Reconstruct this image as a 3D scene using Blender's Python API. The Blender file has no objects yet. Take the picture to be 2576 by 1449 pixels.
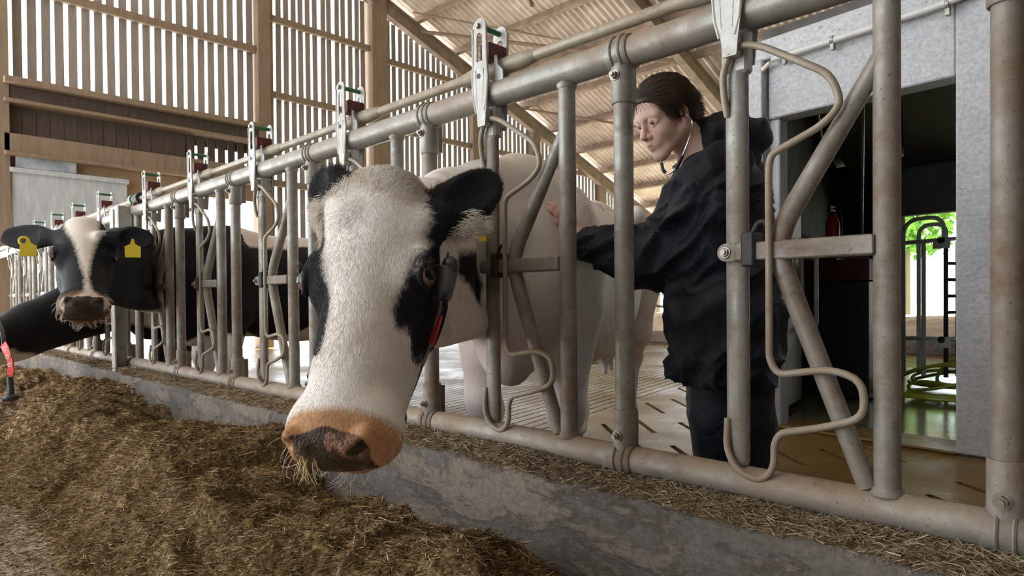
import bpy, bmesh, math, random
import numpy as np
from mathutils import Vector, Matrix, Quaternion, noise as mnoise

random.seed(7)
rng = np.random.default_rng(7)
scene = bpy.context.scene
COL = scene.collection

# ------------------------------------------------------------------ camera
IMG_W, IMG_H, FPX = 2576.0, 1449.0, 1650.0
yaw, pitch, roll = math.radians(45.5), math.radians(-0.7), math.radians(0.5)
f0 = Vector((-math.cos(yaw), math.sin(yaw), 0)); r0 = Vector((math.sin(yaw), math.cos(yaw), 0)); u0 = Vector((0, 0, 1))
cam_f = f0 * math.cos(pitch) + u0 * math.sin(pitch)
cam_up = u0 * math.cos(pitch) - f0 * math.sin(pitch)
cam_r = r0 * math.cos(roll) - cam_up * math.sin(roll)
cam_u = cam_up * math.cos(roll) + r0 * math.sin(roll)
cd = bpy.data.cameras.new('camera'); cam = bpy.data.objects.new('camera', cd); COL.objects.link(cam)
cam.matrix_world = Matrix(((cam_r.x, cam_u.x, -cam_f.x, 0), (cam_r.y, cam_u.y, -cam_f.y, 0), (cam_r.z, cam_u.z, -cam_f.z, 0.85), (0, 0, 0, 1)))
cd.sensor_width = 36.0; cd.lens = FPX / IMG_W * 36.0; cd.shift_y = 50.0 / IMG_W
cd.clip_start = 0.02; cd.clip_end = 300
cd.dof.use_dof = True; cd.dof.focus_distance = 1.6; cd.dof.aperture_fstop = 11.0
scene.camera = cam

# ------------------------------------------------------------------ sky and exposure
world = bpy.data.worlds.new('sky'); scene.world = world; world.use_nodes = True
wn = world.node_tree.nodes; wl = world.node_tree.links
bg = wn['Background']; bg.inputs['Color'].default_value = (0.87, 0.935, 1.0, 1); bg.inputs['Strength'].default_value = 3.2
scene.view_settings.view_transform = 'Standard'; scene.view_settings.look = 'None'
scene.view_settings.gamma = 1.0; scene.view_settings.use_curve_mapping = False
scene.view_settings.exposure = 0.5
sl = bpy.data.lights.new('sun', 'SUN'); sl.energy = 42.0; sl.angle = math.radians(4); sl.color = (1.0, 0.97, 0.92)
sun = bpy.data.objects.new('sun', sl); COL.objects.link(sun)
sun.rotation_euler = Vector((0.22, -0.66, -0.72)).to_track_quat('-Z', 'Y').to_euler()
try:
    scene.cycles.use_denoising = True
    scene.cycles.max_bounces = 7; scene.cycles.diffuse_bounces = 4; scene.cycles.glossy_bounces = 3; scene.cycles.use_adaptive_sampling = True; scene.cycles.adaptive_threshold = 0.025
except Exception:
    pass

# ------------------------------------------------------------------ helpers: objects
def tag(o, label=None, cat=None, group=None, kind=None):
    if label: o['label'] = label
    if cat: o['category'] = cat
    if group: o['group'] = group
    if kind: o['kind'] = kind
    return o

def empty(name, loc=(0, 0, 0), rz=0.0):
    o = bpy.data.objects.new(name, None); COL.objects.link(o)
    o.location = loc; o.rotation_euler = (0, 0, rz); o.empty_display_size = 0.1
    return o

def link_mesh(name, me, mat, parent=None):
    o = bpy.data.objects.new(name, me); COL.objects.link(o)
    if mat is not None and not me.materials: me.materials.append(mat)
    if parent is not None: o.parent = parent
    return o

def copy_tree(o, parent=None):
    c = o.copy(); COL.objects.link(c); c.parent = parent
    for ch in list(o.children): copy_tree(ch, c)
    return c

class MB:
    """collects geometry of one mesh"""
    def __init__(s): s.v = []; s.f = []; s.mi = []
    def add(s, vs, fs):
        n = len(s.v); s.v += [tuple(p) for p in vs]; s.f += [tuple(i + n for i in f) for f in fs]; return s
    def box(s, c, size, rot=None):
        hx, hy, hz = size[0] / 2, size[1] / 2, size[2] / 2
        P = [Vector((x * hx, y * hy, z * hz)) for x in (-1, 1) for y in (-1, 1) for z in (-1, 1)]
        if rot is not None: P = [rot @ p for p in P]
        c = Vector(c)
        return s.add([p + c for p in P], [(0, 1, 3, 2), (4, 6, 7, 5), (0, 4, 5, 1), (2, 3, 7, 6), (0, 2, 6, 4), (1, 5, 7, 3)])
    def cbox(s, c, size, b=0.004, rot=None):
        """box with chamfered edges (beveled)"""
        bm = bmesh.new(); bmesh.ops.create_cube(bm, size=1.0)
        for v in bm.verts: v.co = Vector((v.co.x * size[0], v.co.y * size[1], v.co.z * size[2]))
        bmesh.ops.bevel(bm, geom=list(bm.edges), offset=min(b, min(size) * 0.45), segments=1, affect='EDGES')
        c = Vector(c); bm.verts.ensure_lookup_table()
        vs = [((rot @ v.co) if rot is not None else v.co) + c for v in bm.verts]
        fs = [tuple(v.index for v in f.verts) for f in bm.faces]
        bm.verts.index_update()
        fs = [tuple(v.index for v in f.verts) for f in bm.faces]
        bm.free(); return s.add(vs, fs)
    def tube(s, pts, r, seg=12, cap=True, sx=1.0, closed=False):
        pts = [Vector(p) for p in pts]; n = len(pts)
        rs = list(r) if hasattr(r, '__len__') else [r] * n
        T = []
        for i in range(n):
            if closed: a, b = pts[(i - 1) % n], pts[(i + 1) % n]
            else: a, b = pts[max(i - 1, 0)], pts[min(i + 1, n - 1)]
            t = (b - a); T.append(t.normalized() if t.length > 1e-9 else Vector((0, 0, 1)))
        ref = Vector((0, 0, 1)) if abs(T[0].z) < 0.9 else Vector((0, 1, 0))
        N = (ref - T[0] * ref.dot(T[0])).normalized(); base = len(s.v); vs = []
        for i in range(n):
            if i:
                N = (N - T[i] * N.dot(T[i]))
                N = N.normalized() if N.length > 1e-6 else T[i].orthogonal().normalized()
            B = T[i].cross(N)
            for k in range(seg):
                a = 2 * math.pi * k / seg
                vs.append(pts[i] + N * (math.cos(a) * rs[i]) + B * (math.sin(a) * rs[i] * sx))
        fs = []
        m = n if closed else n - 1
        for i in range(m):
            j = (i + 1) % n
            for k in range(seg):
                l = (k + 1) % seg
                fs.append((i * seg + k, i * seg + l, j * seg + l, j * seg + k))
        if cap and not closed:
            fs.append(tuple(reversed(range(seg)))); fs.append(tuple(range((n - 1) * seg, n * seg)))
        return s.add(vs, fs)
    def prism(s, poly, axis, a, b):
        """2D polygon extruded along axis ('x','y','z') from a to b"""
        def P(p, t):
            return {'x': (t, p[0], p[1]), 'y': (p[0], t, p[1]), 'z': (p[0], p[1], t)}[axis]
        n = len(poly)
        vs = [P(p, a) for p in poly] + [P(p, b) for p in poly]
        fs = [tuple(range(n)), tuple(reversed(range(n, 2 * n)))]
        fs += [((i + 1) % n, i, n + i, n + (i + 1) % n) for i in range(n)]
        return s.add(vs, fs)
    def ring(s, outer, inner, axis, a, b):
        """plate with a hole: outer and inner loops of equal length"""
        def P(p, t):
            return {'x': (t, p[0], p[1]), 'y': (p[0], t, p[1]), 'z': (p[0], p[1], t)}[axis]
        n = len(outer); vs = []
        for t in (a, b):
            vs += [P(p, t) for p in outer] + [P(p, t) for p in inner]
        fs = []
        for i in range(n):
            j = (i + 1) % n
            fs.append((i, j, n + j, n + i)); fs.append((2 * n + j, 2 * n + i, 3 * n + i, 3 * n + j))
            fs.append((j, i, 2 * n + i, 2 * n + j)); fs.append((n + i, n + j, 3 * n + j, 3 * n + i))
        return s.add(vs, fs)
    def sphere(s, c, r, seg=12, rings=8, sc=(1, 1, 1), rot=None):
        vs = []; c = Vector(c)
        for i in range(rings + 1):
            th = math.pi * i / rings
            for k in range(seg):
                ph = 2 * math.pi * k / seg
                p = Vector((math.sin(th) * math.cos(ph) * sc[0], math.sin(th) * math.sin(ph) * sc[1], math.cos(th) * sc[2])) * r
                if rot is not None: p = rot @ p
                vs.append(c + p)
        fs = [(i * seg + k, (i + 1) * seg + k, (i + 1) * seg + (k + 1) % seg, i * seg + (k + 1) % seg) for i in range(rings) for k in range(seg)]
        return s.add(vs, fs)
    def mesh(s, name, smooth=35):
        me = bpy.data.meshes.new(name); me.from_pydata(s.v, [], s.f); me.validate()
        bm = bmesh.new(); bm.from_mesh(me)
        bmesh.ops.remove_doubles(bm, verts=bm.verts, dist=1e-6)
        bmesh.ops.recalc_face_normals(bm, faces=bm.faces); bm.to_mesh(me); bm.free()
        if smooth:
            for p in me.polygons: p.use_smooth = True
            me.set_sharp_from_angle(angle=math.radians(smooth))
        me.update(); return me
    def build(s, name, mat, parent=None, smooth=35):
        return link_mesh(name, s.mesh(name, smooth), mat, parent)

def round_path(pts, r=0.03, n=5):
    """polyline with filleted corners"""
    pts = [Vector(p) for p in pts]; out = [pts[0]]
    for i in range(1, len(pts) - 1):
        a, b, c = pts[i - 1], pts[i], pts[i + 1]
        d1 = (a - b); d2 = (c - b); rr = min(r, d1.length * 0.49, d2.length * 0.49)
        p, q = b + d1.normalized() * rr, b + d2.normalized() * rr
        for k in range(n + 1):
            t = k / n; out.append(p * (1 - t) ** 2 + b * (2 * t * (1 - t)) + q * t * t)
    out.append(pts[-1]); return out

def spline(pts, n=6):
    """Catmull-Rom through points"""
    P = [Vector(p) for p in pts]; out = []
    for i in range(len(P) - 1):
        p0, p1, p2, p3 = P[max(i - 1, 0)], P[i], P[i + 1], P[min(i + 2, len(P) - 1)]
        for k in range(n):
            t = k / n
            out.append(0.5 * ((2 * p1) + (p2 - p0) * t + (2 * p0 - 5 * p1 + 4 * p2 - p3) * t * t + (3 * p1 - p0 - 3 * p2 + p3) * t ** 3))
    out.append(P[-1]); return out

# ------------------------------------------------------------------ helpers: materials
class NT:
    def __init__(s, name):
        s.m = bpy.data.materials.new(name); s.m.use_nodes = True
        s.t = s.m.node_tree; s.b = s.t.nodes['Principled BSDF']; s._co = None
    def n(s, t, **kw):
        x = s.t.nodes.new(t)
        for k, v in kw.items(): setattr(x, k, v)
        return x
    def l(s, a, b): s.t.links.new(a, b)
    def co(s):
        if s._co is None: s._co = s.n('ShaderNodeTexCoord').outputs['Object']
        return s._co
    def noise(s, scale, detail=5, rough=0.6, dist=0.0, vec=None, sc=None):
        x = s.n('ShaderNodeTexNoise'); x.inputs['Scale'].default_value = scale; x.inputs['Detail'].default_value = detail
        x.inputs['Roughness'].default_value = rough; x.inputs['Distortion'].default_value = dist
        v = vec or s.co()
        if sc:
            mp = s.n('ShaderNodeMapping'); mp.inputs['Scale'].default_value = sc; s.l(v, mp.inputs['Vector']); v = mp.outputs['Vector']
        s.l(v, x.inputs['Vector']); return x.outputs['Fac']
    def ramp(s, fac, stops, interp='LINEAR'):
        x = s.n('ShaderNodeValToRGB'); x.color_ramp.interpolation = interp
        e = x.color_ramp.elements
        while len(e) < len(stops): e.new(0.5)
        for i, (p, c) in enumerate(stops):
            e[i].position = p; e[i].color = (c[0], c[1], c[2], 1) if hasattr(c, '__len__') else (c, c, c, 1)
        s.l(fac, x.inputs['Fac']); return x.outputs['Color']
    def mix(s, fac, a, b, mode='MIX'):
        x = s.n('ShaderNodeMix', data_type='RGBA', blend_type=mode)
        for sock, v in ((x.inputs[0], fac), (x.inputs[6], a), (x.inputs[7], b)):
            if hasattr(v, 'is_output'): s.l(v, sock)
            elif hasattr(v, '__len__'): sock.default_value = (v[0], v[1], v[2], 1)
            else: sock.default_value = v
        return x.outputs[2]
    def math(s, op, a, b=0.0, c=0.0, clamp=False):
        x = s.n('ShaderNodeMath', operation=op, use_clamp=clamp)
        for i, v in enumerate((a, b, c)):
            if hasattr(v, 'is_output'): s.l(v, x.inputs[i])
            else: x.inputs[i].default_value = v
        return x.outputs[0]
    def attr(s, name, out='Fac'):
        x = s.n('ShaderNodeAttribute'); x.attribute_name = name; return x.outputs[out]
    def nz(s):
        g = s.n('ShaderNodeNewGeometry'); sp = s.n('ShaderNodeSeparateXYZ'); s.l(g.outputs['Normal'], sp.inputs[0]); return sp.outputs['Z']
    def pos(s):
        g = s.n('ShaderNodeNewGeometry'); return g.outputs['Position']
    def sep(s, v):
        sp = s.n('ShaderNodeSeparateXYZ'); s.l(v, sp.inputs[0]); return sp.outputs
    def base(s, c):
        if hasattr(c, 'is_output'): s.l(c, s.b.inputs['Base Color'])
        else: s.b.inputs['Base Color'].default_value = (c[0], c[1], c[2], 1)
    def rough(s, r):
        if hasattr(r, 'is_output'): s.l(r, s.b.inputs['Roughness'])
        else: s.b.inputs['Roughness'].default_value = r
    def metal(s, r): s.b.inputs['Metallic'].default_value = r
    def bump(s, h, strength=0.3, dist=0.01):
        x = s.n('ShaderNodeBump'); x.inputs['Strength'].default_value = strength; x.inputs['Distance'].default_value = dist
        s.l(h, x.inputs['Height']); s.l(x.outputs['Normal'], s.b.inputs['Normal'])

def simple(name, c1, c2=None, scale=6, rough=0.6, metal=0.0, bump=0.0, bscale=40, bdist=0.005, lo=0.35, hi=0.65, sc=None, spec=None):
    t = NT(name)
    if c2 is not None: t.base(t.ramp(t.noise(scale, sc=sc), [(lo, c1), (hi, c2)]))
    else: t.base(c1)
    t.rough(rough); t.metal(metal)
    if spec is not None: t.b.inputs['Specular IOR Level'].default_value = spec
    if bump: t.bump(t.noise(bscale, 6, sc=sc), bump, bdist)
    return t.m

def galv(name, c1, c2, dirt, amt=0.5, metal=0.55, rough=0.5, seed=0.0):
    t = NT(name); p = t.pos()
    n1 = t.noise(9, 5, vec=p); n2 = t.noise(55, 4, vec=p); n3 = t.noise(2.2, 3, vec=p)
    col = t.ramp(n1, [(0.3, c1), (0.7, c2)])
    dz = t.math('MULTIPLY_ADD', t.nz(), 0.30, 0.02)
    low = t.math('MULTIPLY_ADD', t.sep(p)['Z'], -0.35, 0.52)      # splashed dirt thickens towards the trough
    nm = t.noise(14, 5, 0.65, vec=p)
    f = t.math('ADD', t.math('MULTIPLY_ADD', n3, 1.8, -1.05), t.math('MULTIPLY_ADD', n2, 0.7, -0.35)); f = t.math('ADD', f, t.math('MULTIPLY_ADD', nm, 1.5, -0.75))
    f = t.math('ADD', f, t.math('ADD', dz, low))
    f = t.math('MULTIPLY', t.math('ADD', f, 0.36, clamp=True), amt, clamp=True)
    sp = t.ramp(t.noise(130, 2, vec=p), [(0.66, 0.0), (0.72, 0.7)])
    col = t.mix(f, col, dirt); col = t.mix(t.ramp(t.noise(5.0, 6, 0.7, vec=p), [(0.60, 0.0), (0.70, 0.55)]), col, (dirt[0] * 0.45, dirt[1] * 0.42, dirt[2] * 0.4)); col = t.mix(sp, col, (0.07, 0.05, 0.033))
    t.base(col); t.metal(0.0)
    inv = t.math('SUBTRACT', 1.0, f); t.l(t.math('MULTIPLY', inv, metal), t.b.inputs['Metallic'])
    t.rough(t.math('MULTIPLY_ADD', f, 0.35, rough))
    t.bump(t.noise(160, 4, vec=p), 0.18, 0.003)
    return t.m

MT = {}
MT['galv'] = galv('galvanised_steel', (0.215, 0.205, 0.18), (0.34, 0.33, 0.30), (0.155, 0.10, 0.06), 1.0, 0.35, 0.40)
MT['galv_clean'] = galv('galvanised_bracket', (0.40, 0.40, 0.38), (0.52, 0.52, 0.495), (0.28, 0.23, 0.175), 0.7, 0.3, 0.40)
MT['rod'] = galv('dusty_rod', (0.27, 0.235, 0.18), (0.36, 0.32, 0.25), (0.23, 0.16, 0.105), 1.0, 0.2, 0.45)
MT['rail'] = galv('dusty_rail', (0.22, 0.215, 0.195), (0.35, 0.34, 0.31), (0.24, 0.165, 0.105), 1.0, 0.35, 0.36)
MT['bolt'] = simple('rusty_bolt', (0.22, 0.18, 0.14), (0.36, 0.33, 0.29), 60, 0.45, 0.7)
MT['green'] = simple('green_sleeve', (0.03, 0.17, 0.07), (0.05, 0.23, 0.10), 60, 0.45)
MT['oxblood'] = simple('oxblood_paint', (0.10, 0.022, 0.020), (0.17, 0.045, 0.04), 30, 0.55, bump=0.3, bscale=80)
MT['rubber'] = simple('black_rubber', (0.012, 0.012, 0.012), (0.04, 0.035, 0.03), 40, 0.6)
MT['blackplastic'] = simple('black_plastic', (0.02, 0.02, 0.022), (0.035, 0.035, 0.038), 20, 0.35)
def wood(name, c1, c2, rough=0.75):
    t = NT(name); p = t.pos()
    g = t.noise(3.0, 6, 0.65, 0.4, vec=p, sc=(6, 6, 0.8)); n = t.noise(1.3, 4, vec=p)
    col = t.ramp(g, [(0.3, c1), (0.7, c2)]); col = t.mix(t.math('MULTIPLY', n, 0.45), col, (c1[0] * 0.55, c1[1] * 0.5, c1[2] * 0.45))
    t.base(col); t.rough(rough); t.bump(g, 0.25, 0.01); return t.m
MT['slat'] = wood('haze_pale_slat', (0.24, 0.20, 0.185), (0.35, 0.30, 0.275))  # lightened so the haze veil over the boards sits in the colour
MT['beam'] = wood('dusty_beam', (0.19, 0.13, 0.088), (0.30, 0.215, 0.15))
MT['board'] = wood('dark_brown_board', (0.055, 0.035, 0.028), (0.10, 0.066, 0.052))
MT['ply'] = simple('brown_plywood', (0.27, 0.17, 0.10), (0.36, 0.24, 0.15), 3, 0.8, bump=0.1)
MT['greypanel'] = simple('grey_painted_panel', (0.36, 0.38, 0.42), (0.50, 0.51, 0.53), 5, 0.6, sc=(1, 4, 0.6))
MT['roof'] = simple('fibre_cement', (0.46, 0.38, 0.31), (0.66, 0.57, 0.49), 2.5, 0.8, bump=0.25, bscale=30)
MT['steelbeam'] = simple('dusty_steel_beam', (0.16, 0.115, 0.085), (0.28, 0.20, 0.145), 4, 0.7, bump=0.2, bscale=25)
def concrete(name, c1, c2, c3, scale=3, bump=0.5, rough=0.85, pits=True):
    t = NT(name); p = t.pos()
    a = t.noise(scale, 8, 0.65, vec=p); b = t.noise(scale * 16, 6, 0.7, vec=p)
    patch = t.ramp(t.noise(scale * 1.3, 9, 0.72, 0.3, vec=p, sc=(0.55, 1, 1.6)), [(0.47, 0.0), (0.53, 1.0)])
    col = t.ramp(a, [(0.3, c1), (0.7, c2)]); col = t.mix(t.math('MULTIPLY', patch, 0.75), col, c3)
    col = t.mix(t.ramp(b, [(0.35, 0.5), (0.6, 0.0)]), col, (c1[0] * 0.5, c1[1] * 0.5, c1[2] * 0.5))
    t.base(col); t.rough(rough)
    h = t.math('ADD', t.math('MULTIPLY', b, 0.7), t.math('MULTIPLY', patch, 0.35))
    if pits:
        h = t.math('ADD', h, t.ramp(t.noise(scale * 9, 3, 0.5, vec=p), [(0.27, -1.5), (0.33, 0.0)]))
    t.bump(h, bump, 0.012); return t.m
MT['curb'] = concrete('trough_concrete', (0.115, 0.098, 0.085), (0.19, 0.165, 0.14), (0.25, 0.19, 0.14), 4, 1.0)
MT['white_conc'] = concrete('white_rendered_concrete', (0.40, 0.41, 0.44), (0.54, 0.55, 0.575), (0.46, 0.465, 0.48), 3, 0.35, 0.8)
MT['feedfloor'] = simple('dusty_alley_floor', (0.36, 0.30, 0.23), (0.52, 0.45, 0.36), 2.2, 0.8, bump=0.5, bscale=120)
def wetfloor():
    t = NT('wet_dirty_concrete'); p = t.pos()
    a = t.noise(1.7, 6, vec=p); b = t.noise(70, 5, vec=p)
    col = t.ramp(a, [(0.3, (0.13, 0.078, 0.02)), (0.55, (0.21, 0.135, 0.04)), (0.8, (0.29, 0.20, 0.075))])
    col = t.mix(t.ramp(b, [(0.3, 0.55), (0.6, 0.0)]), col, (0.10, 0.065, 0.03))
    t.base(col); t.rough(t.ramp(t.noise(1.1, 5, vec=p), [(0.35, 0.2), (0.7, 0.5)]))
    t.b.inputs['Specular IOR Level'].default_value = 0.28
    t.bump(b, 0.35, 0.006); return t.m
MT['wet'] = wetfloor()
MT['slurry'] = simple('dark_slurry', (0.018, 0.013, 0.008), (0.05, 0.035, 0.02), 30, 0.3, bump=0.4)
MT['ground'] = simple('pale_yard_concrete', (0.55, 0.54, 0.50), (0.70, 0.69, 0.65), 0.6, 0.8)
# ------------------------------------------------------------------ setting: grounds
def quad(name, x0, x1, y0, y1, z, mat, kind='structure'):
    o = MB().box(((x0 + x1) / 2, (y0 + y1) / 2, z - 0.05), (x1 - x0, y1 - y0, 0.1)).build(name, mat, smooth=0)
    o['kind'] = kind; return o
g = quad('yard_ground', -70, 40, -40, 75, -0.06, MT['ground'])
quad('feed_alley_floor', -12.2, 4.5, -5.5, 1.32, 0.0, MT['feedfloor'])
quad('floor_channel', -12.2, 4.5, 1.32, 19.2, -0.035, MT['slurry'])

# the cow alley: slotted slabs near the trough, ribbed concrete farther left
def slotted_floor():
    bm = bmesh.new()
    def add_box(c, size, rz=0.0):
        M = Matrix.Translation(c) @ Matrix.Rotation(rz, 4, 'Z') @ Matrix.Diagonal((*size, 1))
        bmesh.ops.create_cube(bm, size=1.0, matrix=M)
    cut = bpy.data.meshes.new('cut')
    rz = math.radians(-42)
    ux, uy = math.cos(rz), math.sin(rz); px, py = -uy, ux
    for r in range(-9, 12):
        for c in range(-4, 5):
            cx = -2.45 + c * 0.86 * ux + r * 0.265 * px + (r % 2) * 0.17 * ux
            cy = 3.75 + c * 0.86 * uy + r * 0.265 * py + (r % 2) * 0.17 * uy
            if -2.98 + 0.19 * (4.6 - cy) < cx < 1.6 and 1.9 < cy < 8.0 and not (cx > -1.9 and cy > 4.0):
                add_box((cx, cy, 0), (0.50, 0.036, 0.4), rz)
    bm.to_mesh(cut); bm.free()
    co = bpy.data.objects.new('cut', cut); COL.objects.link(co)
    # the slab: a quadrilateral whose left side follows the ribbed area
    mb = MB().prism([(-3.05 + 0.19 * 3.0, 1.6), (4.5, 1.6), (4.5, 19.0), (-3.05 - 0.19 * 14.4, 19.0)], 'z', -0.033, 0.0)
    me = mb.mesh('floor', 0); o = link_mesh('floor', me, MT['wet'])
    md = o.modifiers.new('b', 'BOOLEAN'); md.object = co; md.operation = 'DIFFERENCE'; md.solver = 'EXACT'
    dg = bpy.context.evaluated_depsgraph_get(); me2 = bpy.data.meshes.new_from_object(o.evaluated_get(dg))
    o.modifiers.clear(); o.data = me2; bpy.data.objects.remove(co)
    o['kind'] = 'structure'; return o
floor = slotted_floor()
mb = MB()
for i in range(105):                                   # ribs running away from the trough
    x0 = -3.05 + 0.19 * 3.0 - 0.004 - i * 0.092
    wv = 0.078
    p = [(x0 - wv, 1.6), (x0, 1.6), (x0 - 0.19 * 17.4, 19.0), (x0 - wv - 0.19 * 17.4, 19.0)]
    p = [(max(q[0], -12.15), q[1]) for q in p]
    if p[1][0] - p[0][0] > 0.02: mb.prism(p, 'z', -0.033, 0.0)
rib = mb.build('ribs', MT['wet'], floor, smooth=0); rib['kind'] = 'stuff'

# trough curb
prof = [(1.29, 0.0), (1.285, 0.13), (1.288, 0.26), (1.29, 0.365), (1.302, 0.377), (1.33, 0.372), (1.365, 0.366), (1.385, 0.368), (1.392, 0.388), (1.42, 0.392), (1.50, 0.392), (1.58, 0.39), (1.60, 0.375), (1.605, 0.2), (1.61, -0.03)]
nx = 420; vs = []; fs = []
for i in range(nx):
    x = -11.9 + 14.4 * i / (nx - 1)
    for j, (y, z) in enumerate(prof):
        a = mnoise.noise(Vector((x * 9, y * 9, z * 9))) * 0.006 + mnoise.noise(Vector((x * 31, y * 31, z * 31 + 5))) * 0.003
        edge = 1.6 if j in (3, 4, 8) else 0.7
        vs.append((x, y + a * edge, z + (a * edge if 2 < j < 12 else 0)))
m = len(prof)
for i in range(nx - 1):
    for j in range(m - 1): fs.append((i * m + j, (i + 1) * m + j, (i + 1) * m + j + 1, i * m + j + 1))
fs.append(tuple(range(m))); fs.append(tuple(reversed(range((nx - 1) * m, nx * m))))
o = MB().add(vs, fs).build('feed_trough_curb', MT['curb'], smooth=60); o['kind'] = 'structure'

# ------------------------------------------------------------------ setting: slatted gable wall
GX = -12.0
wall = empty('wall_left', (GX, 0, 0)); wall['kind'] = 'structure'
def part(name, c, size, mat, parent=wall, rot=None, b=0.006):
    return MB().cbox(c, size, b, rot).build(name, mat, parent)
def roof_low(y): return 9.9 - 0.345 * y
def slat(yc, z0, z1, w, mat=MT['slat'], x=0.0):
    key = None
    me = MB().cbox((0, 0, 0.5), (0.024, w, 1.0), 0.0).mesh('slat', 0)
    o = link_mesh('slat', me, mat, wall); o.location = (x, yc, z0); o.scale = (1, 1, z1 - z0)
    o.rotation_euler = (rng.uniform(-0.004, 0.004), 0, rng.uniform(-0.03, 0.03)); return o
# bay one: slats over a ledge, brown boards, plywood, grey panel
for i in range(22): slat(1.67 + i * 0.174, 4.05, 8.2, 0.116)
for z, hgt in ((5.52, 0.13), (7.0, 0.13)): part('rail', (0.07, 3.53, z), (0.10, 3.75, hgt), MT['beam'])
part('ledge', (0.16, 3.53, 4.07), (0.36, 3.78, 0.09), MT['beam'])
part('recess_shade_beam', (0.10, 3.53, 3.92), (0.16, 3.78, 0.20), MT['board'])  # dark board colour stands in for the recess shade below the ledge
part('batten', (0.14, 3.53, 3.79), (0.28, 3.78, 0.05), MT['beam'])
for i in range(21):
    gap = 0.006 if i < 14 else 0.05
    o = MB().cbox((0, 0, 0), (0.024, 0.176 - gap, 0.5 if i < 14 else 0.5), 0.003).build('board', MT['board'], wall)
    o.location = (0.02 + rng.uniform(-.006, .006), 1.79 + i * 0.176, 3.54)
part('gap_light_stop', (-0.03, 2.98, 3.54), (0.02, 2.6, 0.5), MT['board'])  # added behind the boards so no daylight shows in the gaps
part('gap_light_stop', (-0.03, 4.85, 3.70), (0.02, 1.15, 0.2), MT['board'])  # added over the upper half only, blocking daylight there
part('beam', (0.10, 3.53, 3.19), (0.20, 3.78, 0.27), MT['beam'])
part('batten', (0.13, 3.53, 3.03), (0.26, 3.78, 0.06), MT['beam'])
part('plywood_sheet', (0.03, 3.0, 2.72), (0.03, 2.7, 0.58), MT['ply'])
part('plywood_sheet', (0.035, 4.86, 2.86), (0.03, 1.02, 0.30), MT['ply'])
part('grey_panel', (0.14, 2.47, 2.33), (0.05, 1.50, 0.90), MT['greypanel'])
part('panel_rim', (0.17, 2.47, 2.80), (0.08, 1.54, 0.07), MT['greypanel'])
part('panel_rim', (0.17, 2.47, 1.87), (0.08, 1.54, 0.07), MT['greypanel'])
part('cloth', (0.16, 2.15, 2.98), (0.06, 0.75, 0.28), simple('blue_grey_sheet', (0.20, 0.22, 0.26), (0.42, 0.44, 0.48), 3, 0.7))
part('column', (0.05, 1.62, 4.0), (0.30, 0.18, 8.1), MT['beam'])
part('column', (0.03, 5.53, 4.1), (0.30, 0.24, 8.2), MT['beam'])
part('column', (0.03, 8.07, 3.7), (0.34, 0.38, 7.4), MT['beam'])
part('post', (0.06, 10.92, 3.1), (0.22, 0.34, 6.2), MT['beam'])
part('post', (0.06, 13.05, 2.7), (0.22, 0.30, 5.4), MT['beam'])
part('post', (0.06, 16.0, 2.2), (0.22, 0.26, 4.4), MT['beam'])
# bay two and beyond
y = 5.72
while y < 18.7:
    if not any(abs(y - c) < d for c, d in ((8.07, 0.22), (10.92, 0.14), (13.05, 0.12))):
        slat(y, 1.75 if y < 8 else 1.2, min(roof_low(y) - 0.02, 8.2), 0.108)
    y += 0.158
for y0, y1, zs in ((5.66, 7.88, (6.2, 4.77, 3.1)), (8.27, 10.75, (6.05, 4.6, 3.0)), (11.1, 12.9, (4.6, 3.0)), (13.2, 15.85, (4.5, 3.0)), (16.15, 18.8, (3.1, 1.8))):
    for z in zs: part('rail', (0.07, (y0 + y1) / 2, z), (0.10, y1 - y0, 0.12), MT['beam'])
# door head over the open alley end
part('door_lintel', (0.05, -1.9, 4.25), (0.3, 6.9, 0.3), MT['beam'])
for i in range(40): slat(1.45 - i * 0.174, 4.38, 8.2, 0.116)

# ------------------------------------------------------------------ setting: roof
roof = empty('ceiling', (0, 0, 0)); roof['kind'] = 'structure'
def roof_z(y): return 10.55 - 0.362 * y
sl_ang = math.atan(0.362)
RY = [1.2 + 1.13 * i for i in range(17)]                 # purlin rows
sheet_w, pit = 1.05, 0.15
segs = 49
vs = []; fs = []
LEN = 1.13 / math.cos(sl_ang) + 0.14
for i in range(segs):
    x = sheet_w * i / (segs - 1); z = 0.028 * math.cos(2 * math.pi * x / pit)
    vs += [(x, 0, z), (x, LEN, z), (x, LEN, z + 0.008), (x, 0, z + 0.008)]
for i in range(segs - 1):
    for k in range(4): fs.append((i * 4 + k, (i + 1) * 4 + k, (i + 1) * 4 + (k + 1) % 4, i * 4 + (k + 1) % 4))
sheet_me = MB().add(vs, fs).mesh('roof_sheet', 50); sheet_me.materials.append(MT['roof'])
for r, y0 in enumerate(RY):
    for c in range(16):
        if y0 < 7 and (c % 1): continue
        o = bpy.data.objects.new('roof_sheet', sheet_me); COL.objects.link(o); o.parent = roof
        o.location = (-12.15 + c * 1.05, y0 - 0.06, roof_z(y0) + 0.045)
        o.rotation_euler = (-sl_ang - 0.022, 0, 0)
for y0 in RY:
    o = MB().cbox((-3.8, 0, 0), (16.6, 0.09, 0.17), 0.006).build('purlin', MT['steelbeam'], roof)
    o.location = (0, y0, roof_z(y0) - 0.115); o.rotation_euler = (-sl_ang, 0, 0)
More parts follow.
